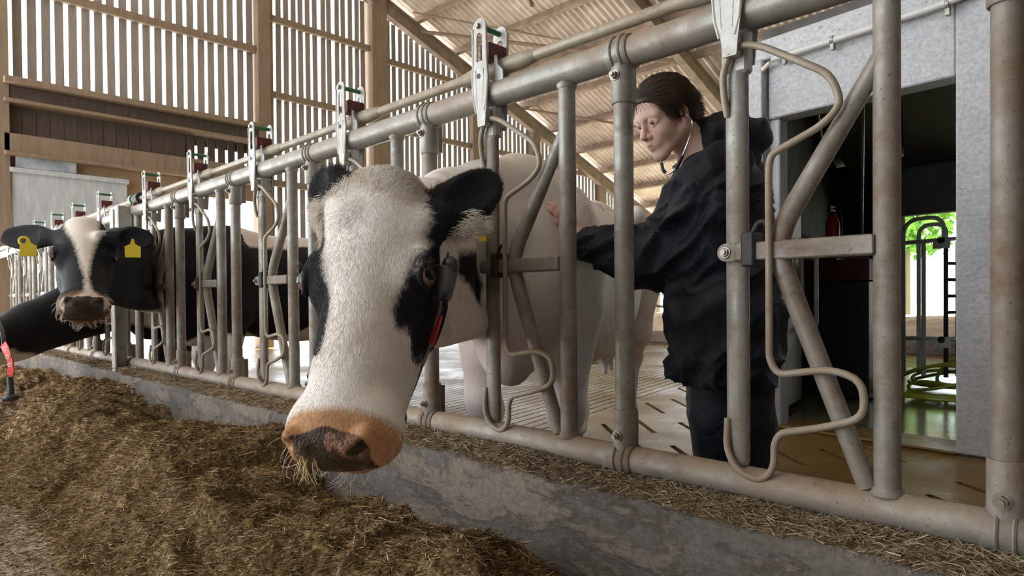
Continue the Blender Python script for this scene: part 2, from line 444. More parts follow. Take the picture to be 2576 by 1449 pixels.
for xr in (-11.85, -6.9, -1.8, 3.3):
    y0, y1 = 1.0, 19.0; L = (y1 - y0) / math.cos(sl_ang)
    mbr = MB(); mbr.cbox((0, 0, 0.155), (0.17, L, 0.022), 0.003); mbr.cbox((0, 0, -0.155), (0.17, L, 0.022), 0.003); mbr.cbox((0, 0, 0), (0.022, L, 0.31), 0.003)
    o = mbr.build('rafter', MT['steelbeam'], roof)
    o.location = (xr, (y0 + y1) / 2, roof_z((y0 + y1) / 2) - 0.39); o.rotation_euler = (-sl_ang, 0, 0)
for a, b, r in (((-11.8, 9.2, 6.9), (-6.9, 12.6, 5.75), 0.045), ((-6.9, 12.6, 5.75), (-11.6, 8.8, 7.15), 0.02), ((-11.7, 12.4, 5.8), (-6.9, 16.0, 4.55), 0.03), ((-9.2, 10.0, 6.9), (-8.6, 9.0, 7.25), 0.035)):
    MB().tube([a, b], r, 8).build('wind_brace', MT['beam'], roof)
# knee brace and eaves beam on the far side
MB().cbox((-3.8, 18.95, 3.45), (16.6, 0.12, 0.25), 0.006).build('eaves_beam', MT['beam'], roof)
for xr in (-11.85, -6.9):
    MB().cbox((xr, 18.9, 1.7), (0.18, 0.22, 3.6), 0.006).build('eaves_post', MT['beam'], roof)
    MB().tube([(xr, 18.8, 2.5), (xr, 17.2, 3.75)], 0.07, 8).build('knee_brace', MT['beam'], roof)
# camera-side slope of the roof
for c in range(4):
    o = MB().box((-10.0 + c * 4.1, -2.3, 9.15), (4.2, 7.5, 0.03), Matrix.Rotation(math.radians(16), 3, 'X')).build('roof_slope', MT['roof'], roof, smooth=0)
# unseen wall right of the camera, added to keep that side dark
o = MB().box((4.6, 7.0, 5.0), (0.12, 24.0, 10.0)).build('light_block_right', MT['board'], smooth=0); o['kind'] = 'structure'

o = MB().box((1.3, -5.6, 2.9), (6.6, 0.12, 5.8)).box((2.3, -5.62, 7.0), (4.6, 0.12, 2.4)).build('light_block_front', MT['board'], smooth=0); o['kind'] = 'structure'  # unseen wall behind the camera, added to block light from the front right
# ------------------------------------------------------------------ cubicles at the far side
o = MB().cbox((-6.2, 14.7, 0.10), (11.5, 7.4, 0.24), 0.04).build('cubicle_kerb', MT['curb']); o['kind'] = 'structure'
vs = []; fs = []; nx, ny = 120, 60
for i in range(nx):
    for j in range(ny):
        x = -11.8 + 11.2 * i / (nx - 1); y = 11.15 + 7.0 * j / (ny - 1)
        e = min(1.0, j / 4.0)
        vs.append((x, y, 0.22 + e * (0.16 + 0.09 * mnoise.noise(Vector((x * 1.5, y * 1.5, 3))) + 0.04 * mnoise.noise(Vector((x * 6, y * 6, 3))))))
for i in range(nx - 1):
    for j in range(ny - 1): fs.append((i * ny + j, (i + 1) * ny + j, (i + 1) * ny + j + 1, i * ny + j + 1))
bed = MB().add(vs, fs).build('lying_bed', simple('pale_sawdust_bedding', (0.55, 0.43, 0.33), (0.72, 0.60, 0.49), 4, 0.9, bump=0.5, bscale=60), smooth=60)
tag(bed, 'pale sawdust bedding heaped behind the far kerb', 'bedding', kind='stuff')
for i, x in enumerate((-10.9, -9.6, -8.1, -6.95, -5.7, -4.4)):
    t = empty('cubicle_divider', (x, 13.2, 0)); w = ('farthest', 'fifth', 'fourth', 'third', 'second', 'first')[i]
    MB().tube([(0, 0.6, 0.2), (0, 0.6, 2.2)], 0.045, 10).build('upright', MT['beam'], t)
    MB().tube(round_path([(0, 0.6, 1.35), (0, -1.0, 1.32), (0, -1.15, 0.75), (0, 0.6, 0.62)], 0.3, 6), 0.03, 10).build('loop_tube', MT['galv'], t)
    tag(t, 'cubicle divider of bent tube on the sawdust bed, %s from the dairy room' % w, 'cubicle divider', 'cubicle dividers')
for z in (0.95, 1.25):
    o = MB().tube([(-12, 13.85, z), (-3.5, 13.85, z)], 0.012, 8).build('neck_wire', MT['galv'])
    tag(o, '%s wire strung along the far cubicle posts' % ('upper' if z > 1 else 'lower'), 'wire')
# ------------------------------------------------------------------ dairy room on the right (its own turned frame)
DA = math.radians(-6.5)
room = empty('wall_dairy_room', (-0.76, 4.13, 0), DA); room['kind'] = 'structure'
def rp(name, x0, x1, y0, y1, z0, z1, mat, b=0.008, parent=room):
    return MB().cbox(((x0 + x1) / 2, (y0 + y1) / 2, (z0 + z1) / 2), (x1 - x0, y1 - y0, z1 - z0), b).build(name, mat, parent)
WC = MT['white_conc']
rp('pier', 0.0, 0.62, 0.0, 0.16, 0.012, 2.9, WC)
rp('pier', 0.62, 5.2, 0.0, 0.16, 0.0, 2.9, WC)
rp('lintel', -1.06, 0.0, 0.0, 0.16, 2.015, 2.40, WC)
rp('upper_beam', -1.18, 5.2, -0.03, 0.14, 2.40, 2.53, WC)
rp('corner_post', -1.19, -1.07, -0.06, 0.16, 0.0, 2.39, WC)
rp('door_frame', -1.07, -1.0, 0.03, 0.14, 0.0, 2.015, MT['greypanel'])
dark = simple('dark_grey_wall', (0.045, 0.042, 0.04), (0.10, 0.095, 0.09), 4, 0.85, bump=0.3)  # plain mottled dark grey for the room's slab and walls
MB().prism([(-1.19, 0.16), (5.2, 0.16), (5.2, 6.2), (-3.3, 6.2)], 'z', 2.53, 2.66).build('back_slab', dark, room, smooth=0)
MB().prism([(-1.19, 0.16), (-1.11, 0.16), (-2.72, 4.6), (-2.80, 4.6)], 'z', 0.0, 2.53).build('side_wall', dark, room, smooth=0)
# ceiling planks of the room
for i in range(7):
    xa = -1.0 + i * 0.62; sh = -0.36 * 4.2 if i < 3 else 0.0
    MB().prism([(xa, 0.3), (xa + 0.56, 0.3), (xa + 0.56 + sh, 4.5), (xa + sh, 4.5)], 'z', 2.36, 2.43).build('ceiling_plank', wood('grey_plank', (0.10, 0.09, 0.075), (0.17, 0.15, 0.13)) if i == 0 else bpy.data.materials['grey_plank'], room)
# back wall with a bright doorway
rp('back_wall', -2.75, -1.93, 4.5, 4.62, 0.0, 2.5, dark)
rp('back_wall', -1.28, -0.9, 4.5, 4.62, 0.0, 2.5, dark)  # stops short behind the pier; added gap lets daylight reach the gate
rp('back_header', -1.93, -1.28, 4.46, 4.6, 1.80, 2.5, MT['greypanel'])
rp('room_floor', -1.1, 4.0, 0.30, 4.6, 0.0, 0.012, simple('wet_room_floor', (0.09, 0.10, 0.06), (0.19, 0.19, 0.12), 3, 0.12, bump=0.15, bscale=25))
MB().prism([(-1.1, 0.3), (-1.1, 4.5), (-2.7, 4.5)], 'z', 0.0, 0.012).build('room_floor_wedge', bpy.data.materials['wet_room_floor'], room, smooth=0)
rp('threshold', -1.19, 0.0, 0.0, 0.34, 0.0, 0.02, MT['wet'])
# conduit with clips
c = empty('conduit_pipe', (-0.76, 4.13, 0), DA)
pth = [(-1.0, -0.055, 2.375), (-0.4, -0.055, 2.38), (-0.02, -0.055, 2.39), (0.12, -0.06, 2.42), (0.26, -0.06, 2.5), (0.6, -0.06, 2.75)]
MB().tube(spline(pth, 8), 0.019, 12).build('pipe', simple('grey_pvc', (0.45, 0.45, 0.45), (0.54, 0.54, 0.53), 9, 0.4), c)
MB().tube(spline([(-1.02, -0.05, 2.36), (-1.06, -0.05, 2.335), (-1.09, -0.03, 2.335), (-1.11, 0.02, 2.34)], 5), 0.014, 10).build('cable_end', simple('ivory_cable', (0.62, 0.58, 0.45)), c)
for x in (-0.92, -0.62, -0.02):
    mbb = MB().tube([(x - 0.009, -0.055, 2.382), (x + 0.009, -0.055, 2.382)], 0.024, 12); mbb.box((x, -0.045, 2.345), (0.02, 0.03, 0.04)); mbb.build('clip', MT['galv'], c)
tag(c, 'grey plastic conduit pipe clipped below the white beam of the dairy room', 'pipe')
# nail holes / bolts of the beam
for i in range(12):
    o = MB().tube([(0, 0, 0), (0, -0.006, 0)], 0.004, 8).build('nail', MT['bolt'], room)
    o.location = (-1.05 + i * 0.115, -0.03, 2.44 + 0.05 * (i % 2))
# metal door leaf standing open
o = MB().cbox((0, 0, 0), (0.035, 0.85, 1.55), 0.006).build('steel_door', MT['galv_clean'])
o.location = (-1.93, 4.80, 0.83); o.rotation_euler = (0, 0, math.radians(8)); tag(o, 'plain grey steel door leaf standing open beside the white corner post', 'door')
o = MB().tube(round_path([(0, 0, 1.30), (0, 0, 0.62), (-0.11, 0.03, 0.60), (-0.12, 0.03, 1.30)], 0.05, 5), 0.016, 10).build('grab_rail', MT['galv_clean'])
o.location = (-1.80, 5.05, 0); tag(o, 'bent steel grab rail inside the dairy room doorway', 'rail')
# red topped cabinet and wall things inside
cab = empty('feed_cabinet', (-1.93, 6.05, 0), DA)
MB().cbox((0, 0, 0.50), (0.62, 0.5, 0.96), 0.01).build('body', MT['blackplastic'], cab)
MB().prism([(-0.26, 0.985), (0.26, 0.985), (0.26, 1.03), (-0.26, 1.16)], 'x', -0.32, 0.32).build('lid', simple('dark_red_paint', (0.06, 0.008, 0.007), (0.09, 0.014, 0.012), 10, 0.5), cab)
tag(cab, 'black cabinet with sloping dark red lid inside the dairy room', 'cabinet')
o = MB().cbox((0, 0, 0), (0.9, 0.03, 1.3), 0.004).build('pale_board', simple('pale_cladding', (0.30, 0.27, 0.24), (0.40, 0.37, 0.33), 3, 0.7, sc=(8, 1, 0.5)), room)
o.location = (-1.7, 1.95, 0.75); o.name = 'cladding_board'
ext = empty('fire_extinguisher', (-1.95, 5.85, 1.18), DA)
MB().tube([(0, 0, 0), (0, 0, 0.02), (0, 0, 0.30), (0, 0, 0.36), (0, 0, 0.38)], [0.05, 0.055, 0.055, 0.03, 0.02], 16).build('cylinder', simple('extinguisher_red', (0.30, 0.015, 0.012), None, 9, 0.35), ext)
MB().cbox((0, -0.02, 0.41), (0.03, 0.10, 0.05), 0.005).build('valve', MT['blackplastic'], ext)
MB().tube(spline([(0.02, -0.03, 0.41), (0.08, -0.04, 0.38), (0.085, -0.03, 0.2), (0.06, -0.02, 0.1)], 5), 0.01, 8).build('hose', MT['rubber'], ext)
tag(ext, 'small red cylinder with black hose hanging in the dark dairy room', 'extinguisher')
br = MB().cbox((0, 0, 0), (0.10, 0.25, 0.03), 0.004).build('bracket', MT['blackplastic'], ext); br.location = (0, 0.08, -0.02)
for i, (a, b) in enumerate((((-1.78, 5.0, 2.3), (-2.2, 6.4, 2.1)), ((-1.55, 5.3, 2.3), (-1.86, 6.3, 1.2)))):
    o = MB().tube([a, b], 0.012, 8).build('cable_duct', MT['galv']); tag(o, ('upper' if i == 0 else 'lower') + ' slanting grey cable duct under the dairy room ceiling', 'duct')
# tubular gate in front of the doorway
gt = empty('tubular_gate', (-0.76, 4.13, 0), DA)
GL = simple('lit_galvanised', (0.72, 0.73, 0.74), (0.82, 0.82, 0.82), 20, 0.35)  # near-white colour stands in for light the gate lacks in the room
MB().tube(round_path([(-1.30, 2.85, 0.1), (-1.30, 2.85, 1.58), (-0.96, 2.85, 1.58), (-0.96, 2.85, 1.33)], 0.16, 8), 0.019, 12).build('arch_tube', GL, gt)
MB().tube(round_path([(-1.22, 3.0, 0.1), (-1.22, 3.0, 1.53), (-0.99, 3.0, 1.53), (-0.99, 3.0, 1.33)], 0.13, 8), 0.019, 12).build('arch_tube', GL, gt)
MB().tube(round_path([(-1.50, 3.0, 1.38), (-1.32, 2.86, 1.36), (-0.86, 2.85, 1.37)], 0.1, 5), 0.019, 12).build('cross_tube', GL, gt)
MB().tube(round_path([(-1.50, 3.0, 0.46), (-1.32, 2.86, 0.45), (-0.86, 2.85, 0.46)], 0.1, 5), 0.019, 12).build('cross_tube', GL, gt)
for x, yy in ((-1.13, 2.86), (-0.96, 2.9), (-0.91, 3.05)): MB().tube([(x, yy, 0.1), (x, yy, 1.36)], 0.02, 12).build('upright_tube', GL if x < -1.1 else MT['blackplastic'], gt)
for z in (1.33, 0.42):
    MB().cbox((-0.97, 2.82, z), (0.14, 0.012, 0.09), 0.004).build('hinge_plate', GL, gt)
    MB().tube([(-0.97, 2.80, z + 0.03), (-0.97, 2.84, z + 0.03)], 0.03, 12).build('hinge_boss', MT['rubber'], gt)
for z in (1.15, 1.0, 0.85, 0.7): MB().tube([(-0.93, 2.88, z), (-0.89, 3.06, z)], 0.016, 8).build('bracket', MT['rubber'], gt)
tag(gt, 'galvanised tubular gate with rounded arches at the bright doorway', 'gate')
# hose coils on the floor
hm = simple('yellow_green_hose', (0.30, 0.33, 0.02), (0.42, 0.44, 0.05), 8, 0.4)
for j in range(2):
    pts = []; n = 150
    for i in range(n):
        a = i / n * 2 * math.pi * (4.2 if j == 0 else 2.6) + j
        rr = 0.25 + 0.10 * math.sin(a * 0.37 + j)
        pts.append((rr * math.cos(a) * (1.25), rr * math.sin(a), 0.03 + 0.11 * (1 + math.sin(a * 0.71 + j * 2)) * (0.5 + 0.5 * math.sin(a))**2 + 0.02 * i / n))
    o = MB().tube(pts, 0.015, 8).build('hose_coil', hm); o.location = ((-1.22, 6.28, 0.015) if j == 0 else (-1.25, 7.05, 0.015))
    tag(o, ('yellow green water hose in loose loops on the floor below the tubular gate', 'yellow hose loops lying farther left behind the fence post')[j], 'hose')

# ------------------------------------------------------------------ feed fence: rails
ZT, ZB, FY, PITCH, X0 = 1.488, 0.432, 1.43, 0.8065, -0.186
N1 = 7                                                   # stalls of the near run
xe = X0 - PITCH * (N1 - 1) - 0.10
def rail(x0, x1, z, r, label, name, mat):
    o = MB().tube([(x0, FY, z), (x1, FY, z)], r, 24).build(name, mat); tag(o, label, 'rail', 'fence rails'); return o
rail(xe, 0.9, ZT, 0.0395, 'thick dusty steel top rail running along the near feed fence', 'top_rail', MT['rail'])
rail(xe, 0.9, ZB, 0.0365, 'thick dusty steel bottom rail along the near feed fence above the curb', 'bottom_rail', MT['rail'])
xs2 = -5.18
rail(-11.6, xs2, ZT, 0.0395, 'far top rail of the feed fence behind the black cow head', 'top_rail', MT['rail'])
rail(-11.6, xs2, ZB, 0.0365, 'far bottom rail of the feed fence behind the bright square post', 'bottom_rail', MT['rail'])
LBX = -0.4955
def control_rod(xs, x0, x1, label):
    pts = []; rs = []
    for xb in sorted(xs):
        for dx, r in ((-0.17, 0.0165), (-0.10, 0.026), (0.11, 0.027), (0.17, 0.018), (0.172, 0.0165)): pts.append((xb + dx, 1.452, 1.577)); rs.append(r)
    pts = [(x0, 1.452, 1.577)] + pts + [(x1, 1.452, 1.577)]; rs = [0.0165] + rs + [0.0165]
    o = MB().tube(pts, rs, 18).build('control_rod', MT['rod']); tag(o, label, 'rod', 'control rods'); return o
near_x = [X0 - PITCH * k for k in range(N1)]
far_x = [xs2 - 0.14 - PITCH * k for k in range(7)]
control_rod([x + LBX for x in near_x[:-1]] + [X0 + PITCH + LBX], xe - 0.05, 0.9, 'dusty control rod with fat sleeves above the near top rail')
control_rod([x + LBX for x in far_x], -11.6, xs2 + 0.1, 'control rod above the far top rail by the gable wall')

# ------------------------------------------------------------------ feed fence: one headlock stall
def arc(cx, cz, r, a0, a1, n):
    return [(cx + r * math.cos(math.radians(a0 + (a1 - a0) * i / n)), cz + r * math.sin(math.radians(a0 + (a1 - a0) * i / n))) for i in range(n + 1)]
def make_stall():
    t = empty('headlock_stall', (0, FY, 0)); G = MT['galv']
    MB().tube([(0, 0, ZB + 0.02), (0, 0, ZT - 0.02)], 0.0255, 20).build('clamp_post', G, t)
    for z, s in ((ZT, -1), (ZB, 1)):
        mb = MB(); R = 0.0445 if s < 0 else 0.0415
        mb.tube([(-0.034, 0, z), (-0.031, 0, z), (0.031, 0, z), (0.034, 0, z)], [R - 0.002, R, R, R - 0.002], 24)
        mb.tube([(0, 0, z + s * 0.02), (0, 0, z + s * 0.128), (0, 0, z + s * 0.131)], [0.0315, 0.0315, 0.0295], 20)
        mb.cbox((0.0, 0.030, z + s * 0.07), (0.012, 0.05, 0.10), 0.003)
        for xx in (-0.012, 0.014): mb.tube([(xx, -R * math.cos(a) * 1.01, z + R * math.sin(a) * 1.01) for a in [math.radians(q) for q in range(-70, 71, 20)]], 0.004, 6)
        cl = mb.build('clamp', G, t)
        b = MB().tube([(-0.004, -0.030, z + s * 0.062), (-0.004, -0.043, z + s * 0.062)], 0.0105, 6); b.tube([(-0.004, -0.04, z + s * 0.062), (-0.004, -0.050, z + s * 0.062)], 0.006, 10); b.tube([(-0.004, -0.030, z + s * 0.062), (-0.004, -0.034, z + s * 0.062)], 0.0145, 16)
        b.build('bolt', MT['bolt'], cl)
    sp = MB().tube([(-0.19, 0, ZB + 0.025), (-0.19, 0, ZT - 0.025)], 0.0243, 20).build('stall_post', G, t)
    MB().tube([(-0.19, 0, ZT - 0.048), (-0.19, 0, ZT - 0.036)], [0.0265, 0.030], 16).build('weld', G, sp)
    MB().tube([(-0.19, 0, ZB + 0.030), (-0.19, 0, ZB + 0.045)], [0.033, 0.0255], 16).build('weld', G, sp)
    p = round_path([(-0.196, 0, 1.325), (-0.388, 0, 1.015), (-0.404, 0, 0.955), (-0.388, 0, 0.90), (-0.225, 0, 0.468)], 0.07, 6)
    MB().tube(p, [0.018] + [0.0215] * (len(p) - 2) + [0.019], 16).build('bent_brace', G, t)
    mb = MB().cbox((-0.352, 0.0, 0.953), (0.29, 0.052, 0.040), 0.003)
    mb.prism(arc(-0.512, 0.953, 0.0205, 90, 270, 8) + [(-0.49, 0.9325), (-0.49, 0.9735)], 'y', -0.027, -0.021)
    cb = mb.build('crossbar', G, t)
    b = MB().tube([(-0.513, -0.026, 0.953), (-0.513, -0.036, 0.953)], 0.010, 6); b.tube([(-0.513, -0.034, 0.953), (-0.513, -0.041, 0.953)], 0.006, 10); b.tube([(-0.513, -0.027, 0.953), (-0.513, -0.030, 0.953)], 0.0135, 14); b.build('bolt', MT['bolt'], cb)
    mb = MB().cbox((-0.458, -0.008, 0.957), (0.030, 0.056, 0.076), 0.004); mb.tube(spline([(-0.45, -0.02, 0.995), (-0.44, -0.022, 1.012), (-0.425, -0.02, 1.016), (-0.418, -0.018, 1.0)], 4), 0.0055, 8)
    mb.build('rubber_stop', MT['rubber'], cb)
    poly = arc(LBX, 0.487, 0.026, 180, 360, 8) + arc(LBX, 1.42, 0.026, 0, 180, 6)
    n_ = 18; zz = [0.462, 0.464, 0.470, 0.482, 0.50] + [0.5 + 0.9 * i / n_ for i in range(1, n_)] + [1.42]
    lb = MB().tube([(LBX, 0, z) for z in zz], [0.004, 0.011, 0.0165, 0.0185] + [0.0185] * (len(zz) - 4), 20, sx=1.42).build('locking_bar', G, t)
    MB().cbox((LBX, 0.0, 1.405), (0.062, 0.036, 0.10), 0.006).build('sleeve', MT['galv_clean'], lb)
    lp = [(-0.511, -0.016, 1.262), (-0.513, -0.027, 1.30), (-0.517, -0.03, 1.362), (-0.484, -0.03, 1.414), (-0.430, -0.03, 1.398), (-0.284, -0.03, 1.300), (-0.262, -0.03, 1.235), (-0.300, -0.03, 1.200), (-0.405, -0.03, 1.158), (-0.411, -0.03, 1.13), (-0.411, -0.03, 0.715), (-0.392, -0.03, 0.684), (-0.285, -0.03, 0.704), (-0.225, -0.03, 0.685), (-0.222, -0.03, 0.612), (-0.300, -0.03, 0.583), (-0.388, -0.03, 0.560), (-0.401, -0.03, 0.535), (-0.401, -0.03, 0.480), (-0.432, -0.03, 0.447), (-0.485, -0.03, 0.462), (-0.512, -0.027, 0.505), (-0.514, -0.016, 0.575)]
    MB().tube(round_path(lp, 0.03, 4), 0.0078, 12).build('loop_rod', MT['rod'], t)
    # slotted bracket plates astride the rail
    bx = LBX
    for yy, nm in ((-0.0475, 'front'), (0.042, 'rear')):
        mb = MB(); tp = 0.0045
        outer = arc(bx, 1.686, 0.030, 0, 180, 12) + [(bx - 0.031, 1.64), (bx - 0.031, 1.60), (bx - 0.031, 1.565), (bx + 0.031, 1.565), (bx + 0.031, 1.60), (bx + 0.030, 1.64)]
        inner = arc(bx, 1.660, 0.0125, 0, 180, 12) + [(bx - 0.0125, 1.63), (bx - 0.0125, 1.61), (bx - 0.0125, 1.585), (bx + 0.0125, 1.585), (bx + 0.0125, 1.61), (bx + 0.0125, 1.63)]
        mb.ring(outer, inner, 'y', yy - tp / 2, yy + tp / 2)
        low = [(bx - 0.031, 1.5652), (bx - 0.036, 1.545), (bx - 0.036, 1.52), (bx - 0.030, 1.485), (bx - 0.028, 1.455), (bx - 0.014, 1.425), (bx - 0.010, 1.385), (bx + 0.022, 1.385), (bx + 0.026, 1.425), (bx + 0.030, 1.455), (bx + 0.034, 1.485), (bx + 0.036, 1.52), (bx + 0.034, 1.545), (bx + 0.031, 1.5652)]
        mb.prism(low, 'y', yy - tp / 2, yy + tp / 2)
        for sgn in (-1, 1):                                     # pressed ribs and folded lips
            mb.tube([(bx + sgn * 0.029, yy - 0.002 * (1 if yy < 0 else -1), 1.69), (bx + sgn * 0.030, yy, 1.58), (bx + sgn * 0.034, yy, 1.53), (bx + sgn * 0.029, yy, 1.47), (bx + sgn * 0.018, yy, 1.43)], 0.0042, 8)
            mb.tube([(bx + sgn * 0.017, yy - math.copysign(0.002, -yy), 1.56), (bx + sgn * 0.017, yy, 1.53), (bx + sgn * 0.013, yy, 1.45)], 0.003, 6)
        mb.cbox((bx + 0.004, yy * 0.72, 1.415), (0.034, abs(yy) * 0.62, 0.055), 0.005)
        pl = mb.build('bracket_plate', MT['galv_clean'], t)
        s = -1 if yy < 0 else 1
        MB().tube([(bx - 0.004, yy + s * 0.002, 1.540), (bx - 0.004, yy + s * 0.0032, 1.540)], 0.0085, 14).build('hole', MT['rubber'], pl)
        b = MB().tube([(bx - 0.004, yy + s * 0.002, 1.694), (bx - 0.004, yy + s * 0.012, 1.694)], 0.009, 6); b.build('bolt', MT['bolt'], pl)
    MB().tube([(bx - 0.004, -0.046, 1.694), (bx - 0.004, 0.041, 1.694)], 0.0085, 12).build('green_pin', MT['green'], t)
    MB().cbox((bx + 0.006, 0.004, 1.618), (0.046, 0.074, 0.052), 0.004).build('latch_block', MT['oxblood'], t)
    mb = MB().prism([(bx + 0.036, 1.60), (bx + 0.046, 1.60), (bx + 0.052, 1.57), (bx + 0.072, 1.55), (bx + 0.074, 1.52), (bx + 0.036, 1.515)], 'y', -0.022, -0.016)
    mb.build('cam_plate', MT['galv_clean'], t)
    return t
stall = make_stall()
names = ['headlock stall at the right edge in front of the dairy room and the person', 'headlock stall holding the big white faced cow', 'headlock stall just left of the white faced cow head',
         'headlock stall second to the left of the white faced cow', 'headlock stall before the black flank of the second cow', 'headlock stall beside the neck of the second cow', 'last headlock stall of the near run by the square post']
for k in range(N1 - 1):
    o = stall if k == 0 else copy_tree(stall)
    o.location = (near_x[k], FY, 0); tag(o, names[k], 'headlock', 'headlock stalls of the near feed fence')
nums = ('first', 'second', 'third', 'fourth', 'fifth', 'sixth')
for k in range(6):
    o = copy_tree(stall); o.location = (far_x[k], FY, 0)
    tag(o, 'distant headlock stall beyond the bright square post, %s from it' % nums[k], 'headlock', 'distant headlock stalls')
o = MB().tube([(near_x[-1], FY, 0.4), (near_x[-1], FY, 1.5)], 0.026, 16).build('end_post', MT['galv']); tag(o, 'plain end post closing the near run of the feed fence', 'post')
sq = empty('square_post', (-5.17, 1.31, 0))
MB().cbox((0, 0, 0.93), (0.075, 0.012, 1.14), 0.003).build('web', MT['galv_clean'], sq); MB().cbox((-0.036, 0.045, 0.93), (0.008, 0.09, 1.14), 0.003).build('flange', MT['galv_clean'], sq)
MB().cbox((0.03, 0.05, 1.42), (0.16, 0.09, 0.20), 0.006).build('box', MT['galv_clean'], sq)
tag(sq, 'bright galvanised angle post with a box on top between two fence runs', 'post')
cp = empty('rod_coupling', (-5.06, 1.452, 1.577))
MB().tube([(-0.06, 0, 0), (0.05, 0, 0)], 0.040, 14).build('drum', MT['rubber'], cp)
MB().tube([(-0.12, 0, 0), (-0.07, 0, 0)], 0.045, 14).build('wheel', MT['green'], cp)
MB().cbox((-0.02, -0.03, -0.16), (0.012, 0.012, 0.26), 0.002).build('lever', simple('red_lever', (0.35, 0.03, 0.03), None, 5, 0.4), cp)
tag(cp, 'black and green coupling with a red lever at the end of the control rod', 'coupling')
# ------------------------------------------------------------------ helpers: smooth bodies from blended volumes
F32 = np.float32
class Vol:
    def __init__(s): s.ops = []
    def cone(s, a, b, r1, r2, k=0.03, op='u'):
        s.ops.append((op, k, 'c', np.array(a, F32), np.array(b, F32), F32(r1), F32(r2))); return s
    def ell(s, c, r, k=0.03, op='u', rot=None):
        s.ops.append((op, k, 'e', np.array(c, F32), np.array(r, F32), None if rot is None else np.array(rot, F32))); return s
    def chain(s, pts, rs, k=0.03, op='u'):
        for i in range(len(pts) - 1): s.cone(pts[i], pts[i + 1], rs[i], rs[i + 1], k, op)
        return s
    def at(s, o, P):
        if o[2] == 'c':
            a, b, r1, r2 = o[3:]; ba = b - a; pa = P - a
            h = np.clip(pa @ ba / max(float(ba @ ba), 1e-9), 0, 1)
            return np.sqrt(((pa - h[:, None] * ba) ** 2).sum(1)) - (r1 + (r2 - r1) * h)
        c, r, rot = o[3:]; q = P - c
        if rot is not None: q = q @ rot.T
        return np.maximum(np.sqrt((q ** 2).sum(1)) - r.max(), (np.sqrt(((q / r) ** 2).sum(1)) - 1) * r.min())
    def near(s, c, rad):
        """the operations that can matter within rad of c"""
        c = np.array(c, F32)[None]; es = [float(s.at(o, c)[0]) for o in s.ops]
        m = min(e for e, o in zip(es, s.ops) if o[0] == 'u')
        w = Vol(); w.ops = [o for e, o in zip(es, s.ops) if (o[0] == 'u' and e < m + 2.2 * rad + o[1] + 0.02) or (o[0] == 's' and e < rad * 1.2 + o[1] + 0.01)]
        return w
    def __call__(s, P):
        d = None
        for o in s.ops:
            op, k, t = o[:3]
            if t == 'c':
                a, b, r1, r2 = o[3:]; ba = b - a; pa = P - a
                h = np.clip(pa @ ba / max(float(ba @ ba), 1e-9), 0, 1)
                e = np.sqrt(((pa - h[:, None] * ba) ** 2).sum(1)) - (r1 + (r2 - r1) * h)
            else:
                c, r, rot = o[3:]; q = P - c
                if rot is not None: q = q @ rot.T
                k0 = np.sqrt(((q / r) ** 2).sum(1)); k1 = np.sqrt(((q / (r * r)) ** 2).sum(1))
                e = k0 * (k0 - 1) / np.maximum(k1, 1e-6)
            if d is None: d = e; continue
            if op == 'u':
                h = np.clip(0.5 + 0.5 * (d - e) / k, 0, 1); d = d + (e - d) * h - k * h * (1 - h)
            else:
                e = -e; h = np.clip(0.5 - 0.5 * (d - e) / k, 0, 1); d = d + (e - d) * h + k * h * (1 - h)
        return d

